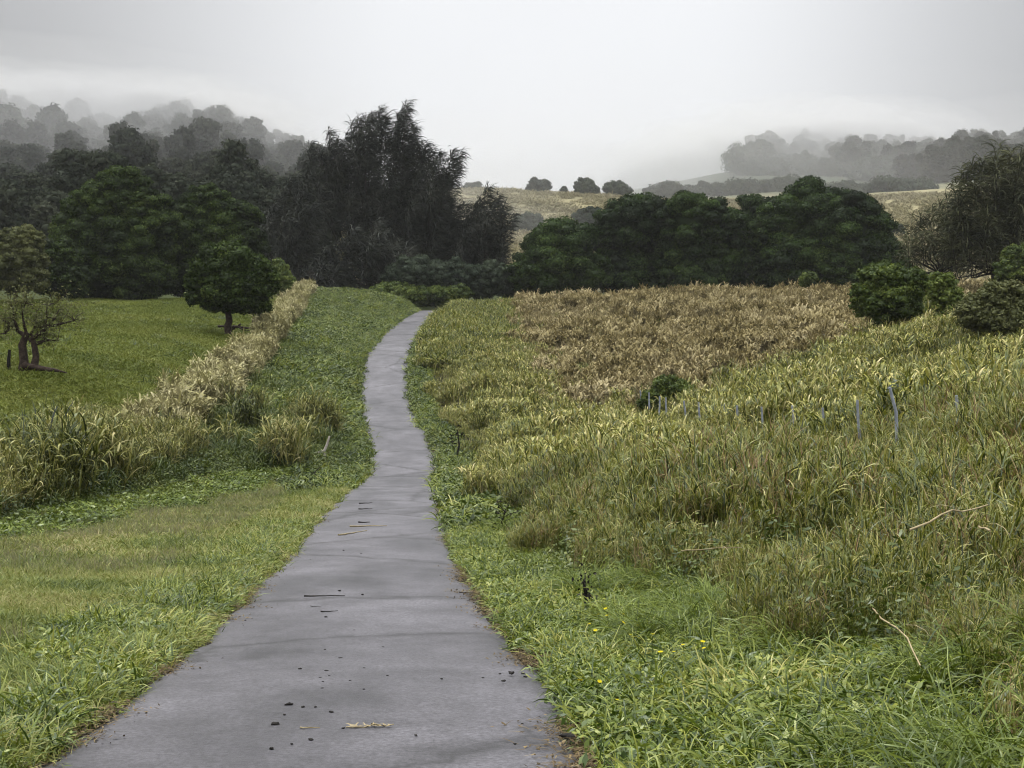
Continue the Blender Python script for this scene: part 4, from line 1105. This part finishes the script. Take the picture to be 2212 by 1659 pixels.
# dark dead weed stalks standing out of the right-hand growth
for (pts_, d0, lb) in (([(985, 1000), (992, 960), (988, 928)], 60, 'dark withered stalk on the right edge of the dip in the road'),
                       ([(1086, 1165), (1084, 1130), (1092, 1100)], 27, 'dark bent weed stalk on the right bank before the bend'),
                       ([(1268, 1372), (1270, 1320), (1262, 1262)], 14.6, 'thin dark upright weed stalk nearest the road on the right'),
                       ([(1872, 1300), (1868, 1215), (1850, 1150)], 15.5, 'dark dead stalk standing in the middle of the cane grass')):
    a = Acc(); rg = np.random.default_rng(int(d0 * 10))
    p = [P(px, py, d0) for px, py in pts_]; p[0][2] = g(p[0][0], p[0][1]) - .05
    sc = d0 / 60
    tube(a, p, np.array([.035, .028, .012]) * (.35 + sc), 6)
    for _ in range(9):
        s0 = p[1] + (p[2] - p[1]) * rg.uniform(-.6, 1)
        e = s0 + rg.normal(0, .16, 3) * (.4 + sc) + [0, 0, .1 * (.4 + sc)]
        tube(a, wob(s0, e, 3, .05, rg), [.012, .008, .005], 4, cap=False)
        leaves(a, e + rg.normal(0, .05, (10, 3)), rg.normal(0, 1, (10, 3)), .07 * (.5 + sc), np.full(10, .2), rg)
    single('dead_weed', lb, 'dead weed', a, M['dark_wood'], origin=p[0])

# straw-coloured fallen canes
for i, (pts_, lb) in enumerate((
        ([(1862, 1362, 11.0), (1895, 1480, 9.3), (1945, 1570, 8.0), (1985, 1665, 6.9)], 'long bent straw cane leaning down to the lower right of the photo'),
        ([(2075, 1270, 12.2), (2120, 1340, 11.3), (2165, 1420, 10.4)], 'diagonal straw cane near the right border'),
        ([(1470, 1284, 15), (1530, 1295, 14.8), (1600, 1310, 14.6)], 'pale cane lying flat over the green grass right of the road'),
        ([(1905, 1262, 13), (1930, 1265, 13), (1942, 1350, 12.2)], 'cane snapped into a right angle in the middle of the cane grass'),
        ([(2130, 1560, 7.6), (2110, 1500, 8), (2125, 1440, 8.4)], 'crooked straw cane low by the right border'),
        ([(1960, 1600, 7.6), (2050, 1560, 7.8), (2130, 1500, 8.2)], 'thin cane slanting up to the right below the crooked one'))):
    a = Acc()
    p = np.array([P(*q) for q in pts_])
    p[:, 2] = np.maximum(p[:, 2], [g(v[0], v[1]) + .3 + .12 * i for v in p])
    t = np.linspace(0, 1, 9); tt = np.linspace(0, 1, len(p))
    pp = np.stack([np.interp(t, tt, p[:, j]) for j in range(3)], -1) + rng.normal(0, .006, (9, 3))
    tube(a, pp, np.linspace(.0065, .004, 9), 6)
    blades(a, pp[5][None], rng.uniform(0, 6), .6, .25, 1.6, .012, 4, .8)
    single('straw_cane', lb, 'cane stalk', a, M['straw'])

# yellow flowers: one plant, copied
a = Acc(); rg = np.random.default_rng(9)
for i in range(7):
    an = i * 2 * PI / 7
    blades(a, [[0, 0, .16]], an, .5, .022, .5, .018, 2, .5, tipw=.5)
fl0 = single('yellow_flower', 'tiny yellow wildflower in the weeds right of the road', 'flower', a, M['flower'], 'yellow flowers in the right-hand weeds', origin=(0, 0, 0))
st = Acc(); tube(st, [(0, 0, 0), (.005, 0, .08), (0, 0, .16)], [.003, .003, .002], 5)
so = st.build('stem', M['weed'], fl0)
fpos = [(1300, 1392), (1318, 1385), (1330, 1400), (1345, 1388), (1290, 1420), (1372, 1410), (1480, 1466), (1500, 1472), (1512, 1462), (1455, 1480), (1432, 1496), (1385, 1520), (1290, 1545), (1268, 1405), (1352, 1432), (1410, 1448), (1530, 1478), (1316, 1370), (1240, 1330), (1225, 1188), (1252, 1560), (1330, 1600)]
for i, (px, py) in enumerate(fpos):
    X_, Y_, Z_ = hit(px, py + 12)
    if i == 0: f_, s2 = fl0, so
    else:
        f_ = fl0.copy(); C.objects.link(f_)
        s2 = so.copy(); C.objects.link(s2); s2.parent = f_
    f_.location = (X_, Y_, Z_ + .16); f_.rotation_euler = (rng.normal(0, .3), rng.normal(0, .3), rng.uniform(0, 6)); f_.scale = [rng.uniform(.6, .95)] * 3

# ------------------------------------------------------------------ things on the asphalt
rm = lambda zx, zy: (493.7 + zx * .3968, 1152 + zy * .3969)


def clod_mesh(seed):
    rg = np.random.default_rng(seed); v, f = ico(); v = v.copy()
    v *= 1 + .24 * rg.normal(0, 1, (len(v), 1))
    v[:, 2] *= .6
    a = Acc(); a.add(v * .5, f, .5)
    return a.mesh('clod', M['clod'], True)


cm = [clod_mesh(i) for i in range(4)]
clods = [(257, 1113, 'L'), (559, 1046, 'M'), (330, 1006, 'L'), (405, 1018, 'M'), (474, 1015, 'S'), (447, 1206, 'M'), (235, 1257, 'M'), (608, 735, 'M'), (390, 800, 'M'), (533, 810, 'M'), (548, 838, 'S'), (499, 850, 'S'),
         (514, 875, 'S'), (511, 913, 'S'), (661, 870, 'S'), (738, 793, 'S'), (738, 918, 'S'), (841, 675, 'S'), (864, 838, 'S'), (685, 577, 'S'), (524, 686, 'S'), (1498, 865, 'M'), (1478, 830, 'S'), (1540, 822, 'L'), (1605, 825, 'M'),
         (1615, 843, 'M'), (1850, 1185, 'X'), (1160, 858, 'S'), (305, 1060, 'S'), (626, 122, 'M'), (722, 138, 'S'), (92, 518, 'S'), (345, 1227, 'S'), (626, 1138, 'S'), (1019, 1180, 'S'), (1558, 1227, 'S'), (122, 415, 'S'),
         (1605, 800, 'S'), (605, 352, 'M'), (530, 500, 'M'), (730, 372, 'M'), (1385, 848, 'S')]
special = {0: 'oval black clod alone near the bottom of the road, left of the others', 2: 'elongated dark clod heading a short row low on the road', 1: 'round black clod right of the short row of clods',
           23: 'largest dark lump in the cluster by the right edge of the asphalt', 26: 'big black lump at the lower right corner of the asphalt against the grass', 29: 'dark lump beyond the sticks in the middle of the road', 5: 'rounded clod nearest the bottom of the photo, below the straw scraps'}


def on_road(px, py):
    x_, y_, z_ = hit(px, py)
    return x_, y_, float(road_z(y_)) + .03


for i, (zx, zy, s) in enumerate(clods):
    px, py = rm(zx, zy)
    x_, y_, z_ = on_road(px, py)
    sz = {'S': .012, 'M': .019, 'L': .029, 'X': .05}[s] * (1 + .02 * y_)
    o = bpy.data.objects.new('dirt_clod', cm[i % 4]); C.objects.link(o)
    o.location = (x_, y_, z_ + .004); o.rotation_euler = (0, 0, rng.uniform(0, 6)); o.scale = (sz * 1.5, sz * rng.uniform(.9, 1.5), sz)
    o['category'] = 'clod'; o['group'] = 'dark clods scattered on the asphalt'
    o['label'] = special.get(i, 'small dark clod lying on the grey asphalt')
tw = [((415, 388), (635, 380), .016, 'dark_wood', 'longest dark stick lying across the middle of the road'), ((500, 473), (595, 468), .013, 'dark_wood', 'short dark stick below the longest stick on the road'),
      ((445, 438), (505, 445), .007, 'dark_wood', 'thin curled twig between the two dark sticks'), ((1255, 363), (1340, 366), .010, 'dark_wood', 'dark stick near the right edge of the road, level with the longest stick'),
      ((1355, 468), (1430, 470), .009, 'dark_wood', 'stick lying at the grass edge on the right of the road'), ((395, 1138), (500, 1136), .008, 'straw', 'pale straw scrap low on the road, left of the frond'),
      ((780, 1122), (845, 1132), .012, 'red_bark', 'reddish brown twig beside the dry frond low on the road')]
tz = [((165, 1470), (240, 1468), 'dark_wood', 'dark twig over the pale streaks on the road before the dip'), ((110, 1496), (330, 1492), 'straw', 'long pale straw stalk lying across the road before the dip'),
      ((60, 1550), (210, 1522), 'straw', 'second pale stalk just below the long one before the dip'), ((170, 1352), (255, 1348), 'dark_wood', 'dark twig near the left side of the road, farther than the straw stalks'),
      ((560, 1212), (612, 1214), 'dark_wood', 'dark twig on the right edge of the road at the bend'), ((170, 1388), (245, 1384), 'dark_wood', 'thin twig just below the farther dark twig')]
for p0, p1, r_, mt, lb in tw:
    a = Acc(); q0, q1 = on_road(*rm(*p0)), on_road(*rm(*p1))
    pl = wob(q0, q1, 7, .02, rng); pl[:, 2] = [float(road_z(v[1])) + .03 + r_ * .8 for v in pl]
    tube(a, pl + rng.normal(0, .006, pl.shape) * [1, 1, .2], np.linspace(r_, r_ * .35, 7) * .62, 6)
    single('twig', lb, 'twig', a, M[mt])
for p0, p1, mt, lb in tz:
    a = Acc(); c_ = lambda p: on_road(713 + p[0] * .3638 / 1., 603.5 + p[1] * .3638)
    q0, q1 = c_(p0), c_(p1)
    pl = wob(q0, q1, 7, .02, rng); pl[:, 2] = [float(road_z(v[1])) + .045 for v in pl]
    tube(a, pl + rng.normal(0, .02, pl.shape) * [1, 1, .1], np.linspace(.016, .006, 7), 6)
    single('twig', lb, 'twig', a, M[mt])
a = Acc(); fx, fy, fz = on_road(*rm(770, 1130)); rg = np.random.default_rng(4)
tube(a, wob((fx - .14, fy - .03, fz + .01), (fx + .14, fy + .02, fz + .012), 6, .02, rg), .004, 5)
for i in range(26):
    t_ = rg.uniform(-.13, .13)
    blades(a, [[fx + t_, fy, fz + .012]], rg.uniform(0, 6.2), .15, rg.uniform(.03, .07), .3, .010, 3, .5)
single('dry_frond', 'dry tan frond lying low in the middle of the road', 'frond', a, M['straw'])

# ------------------------------------------------------------------ air
def volume(name, dens, col=(1, 1, 1), g=0.):
    m, nt, out = nodes(name)
    v = nt.nodes.new('ShaderNodeVolumePrincipled'); v.inputs['Density'].default_value = dens; v.inputs['Color'].default_value = (*col, 1)
    v.inputs['Anisotropy'].default_value = g
    nt.links.new(v.outputs[0], out.inputs['Volume'])
    return m


a = Acc()
x0, x1, y0, y1, z0, z1 = -860, 860, -52, 1060, float(GZ.min()) - 1, max(112., float(GZ.max()) + 22)
a.add([(x0, y0, z0), (x1, y0, z0), (x1, y1, z0), (x0, y1, z0), (x0, y0, z1), (x1, y0, z1), (x1, y1, z1), (x0, y1, z1)],
      [(3, 2, 1, 0), (4, 5, 6, 7), (0, 1, 5, 4), (1, 2, 6, 5), (2, 3, 7, 6), (3, 0, 4, 7)])
HAZE = .00012
hz = a.build('haze', volume('haze', HAZE, (.97, .98, 1)))
hz['kind'] = 'stuff'; hz['label'] = 'thin grey mist hanging over the whole valley'; hz['category'] = 'haze'


def bank(name, boxes, dens, lb, seed):
    """bank of cloud: irregular closed shells, one inside the other, so that its rim is soft"""
    import bmesh
    bm = bmesh.new(); bmesh.ops.create_icosphere(bm, subdivisions=4, radius=1)
    v = np.array([q.co[:] for q in bm.verts]); f = np.array([[q.index for q in p.verts] for p in bm.faces]); bm.free()
    c, r = boxes
    a = Acc()
    for k_, sc in enumerate((1.25, 1.0, .78, .55)):
        ns = .72 + .56 * vnoise(v[:, 0] * 3 + v[:, 2] * 2, v[:, 1] * 3, .9, seed + k_) + .14 * vnoise(v[:, 0] * 3 + v[:, 2] * 5, v[:, 1] * 3, .35, seed + 1)
        a = Acc(); a.add(np.array(c) + v * ns[:, None] * np.array(r) * sc, f)
        o = a.build(name, MIST.setdefault(dens, volume(name, dens / 4, (1, 1, 1), 0.)), smooth=True)
        o['kind'] = 'stuff'; o['label'] = lb; o['category'] = 'mist'


MIST = {}
c = P(405, 262, 372); bank('mist_bank', (c, (25, 26, 8)), .034, 'bright cloud veil over the treetops at the peak of the left hill', 3)
c = P(70, 240, 392); bank('mist_bank', (c, (42, 30, 9)), .032, 'cloud veil swallowing the treetops at the left border', 4)
c = P(1770, 318, 690); bank('mist_bank', (c, (64, 62, 16)), .026, 'cloud veil over the right-hand hilltop', 5)
c = np.array([-150., 340, 26]); bank('mist_bank', (c, (120, 75, 28)), .0095, 'grey mist lying against the wooded hillside on the left', 7)
c = np.array([215., 640, 54]); bank('mist_bank', (c, (180, 100, 30)), .0045, 'grey mist around the right-hand hilltop', 8)
c = np.array([30., 500, 44]); bank('mist_bank', (c, (150, 85, 30)), .0020, 'thin mist over the skyline of the far pasture', 9)
c = P(1420, 400, 600); bank('mist_bank', (c, (28, 40, 12)), .012, 'pale mist at the left foot of the right-hand hill', 6)

# ------------------------------------------------------------------ sky and light
SUN_EL, SUN_AZ = math.radians(52), math.radians(-35)          # high, ahead and to the left, behind cloud
w = bpy.data.worlds.new('World'); SC.world = w; w.use_nodes = True
nt = w.node_tree; nt.nodes.clear()
out = nt.nodes.new('ShaderNodeOutputWorld'); bg = nt.nodes.new('ShaderNodeBackground'); bg.inputs[1].default_value = .1
sky = nt.nodes.new('ShaderNodeTexSky'); sky.sky_type = 'NISHITA'; sky.sun_disc = False
sky.sun_elevation = SUN_EL; sky.sun_rotation = SUN_AZ; sky.air_density = 1; sky.dust_density = 4
tc = nt.nodes.new('ShaderNodeTexCoord'); sx = nt.nodes.new('ShaderNodeSeparateXYZ'); nt.links.new(tc.outputs['Generated'], sx.inputs[0])
up = math_(nt, 'MAXIMUM', sx.outputs[2], 0.0)
grad = ramp(nt, [(7.3, 7.4, 7.6), (7.5, 7.6, 7.8), (8.2, 8.3, 8.5), (10.5, 10.6, 10.8), (19, 19.2, 19.5)], [0, .12, .38, .62, .86])
nt.links.new(up, grad.inputs[0])
cn = nt.nodes.new('ShaderNodeTexNoise'); cn.inputs['Scale'].default_value = 1.6; cn.inputs['Detail'].default_value = 4; cn.inputs['Roughness'].default_value = .5
nt.links.new(tc.outputs['Generated'], cn.inputs['Vector'])
cl = math_(nt, 'ADD', math_(nt, 'MULTIPLY', cn.outputs['Fac'], .30), .85)
# cloud deck brightest ahead; both sides dimmed in its colour, partly as lens vignette
side = math_(nt, 'ABSOLUTE', math_(nt, 'SUBTRACT', sx.outputs[0], .03))
sd = nt.nodes.new('ShaderNodeMapRange'); sd.interpolation_type = 'SMOOTHSTEP'
sd.inputs[1].default_value = .08; sd.inputs[2].default_value = .38; sd.inputs[3].default_value = 1.0; sd.inputs[4].default_value = .50
nt.links.new(side, sd.inputs[0])
hi = nt.nodes.new('ShaderNodeMapRange'); hi.interpolation_type = 'SMOOTHSTEP'; hi.inputs[1].default_value = .28; hi.inputs[2].default_value = .5
nt.links.new(sx.outputs[2], hi.inputs[0])
tot = math_(nt, 'MULTIPLY', cl, math_(nt, 'MAXIMUM', sd.outputs[0], hi.outputs[0]))
cb = nt.nodes.new('ShaderNodeCombineColor')
for i in range(3): nt.links.new(tot, cb.inputs[i])
mu = nt.nodes.new('ShaderNodeMix'); mu.data_type = 'RGBA'; mu.blend_type = 'MULTIPLY'; mu.inputs[0].default_value = 1
nt.links.new(grad.outputs[0], mu.inputs[6]); nt.links.new(cb.outputs[0], mu.inputs[7])
mx = nt.nodes.new('ShaderNodeMix'); mx.data_type = 'RGBA'; mx.inputs[0].default_value = .94
nt.links.new(sky.outputs[0], mx.inputs[6]); nt.links.new(mu.outputs[2], mx.inputs[7])
nt.links.new(mx.outputs[2], bg.inputs[0]); nt.links.new(bg.outputs[0], out.inputs[0])
ld = bpy.data.lights.new('sun', 'SUN'); ld.energy = 1.5; ld.angle = math.radians(10); ld.color = (1, .96, .90)
so_ = bpy.data.objects.new('sun', ld); C.objects.link(so_)
# sun_rotation turns clockwise from +Y seen from above
dx, dy, dz = math.sin(SUN_AZ) * math.cos(SUN_EL), math.cos(SUN_AZ) * math.cos(SUN_EL), math.sin(SUN_EL)
so_.rotation_euler = Vector((dx, dy, dz)).to_track_quat('Z', 'Y').to_euler()
so_.location = (0, 0, 60)

SC.view_settings.view_transform = 'Standard'; SC.view_settings.look = 'None'
SC.view_settings.exposure = .25; SC.view_settings.gamma = 1
SC.render.engine = 'CYCLES'
cy = SC.cycles
cy.max_bounces = 5; cy.diffuse_bounces = 0; cy.glossy_bounces = 1; cy.transmission_bounces = 2; cy.volume_bounces = 4; cy.caustics_reflective = False; cy.caustics_refractive = False; cy.pixel_filter_type = 'BLACKMAN_HARRIS'; cy.filter_width = 1.1; cy.transparent_max_bounces = 4
cy.use_denoising = True
try: cy.denoiser = 'OPENIMAGEDENOISE'
except Exception: pass
cy.use_adaptive_sampling = True; cy.adaptive_threshold = .02
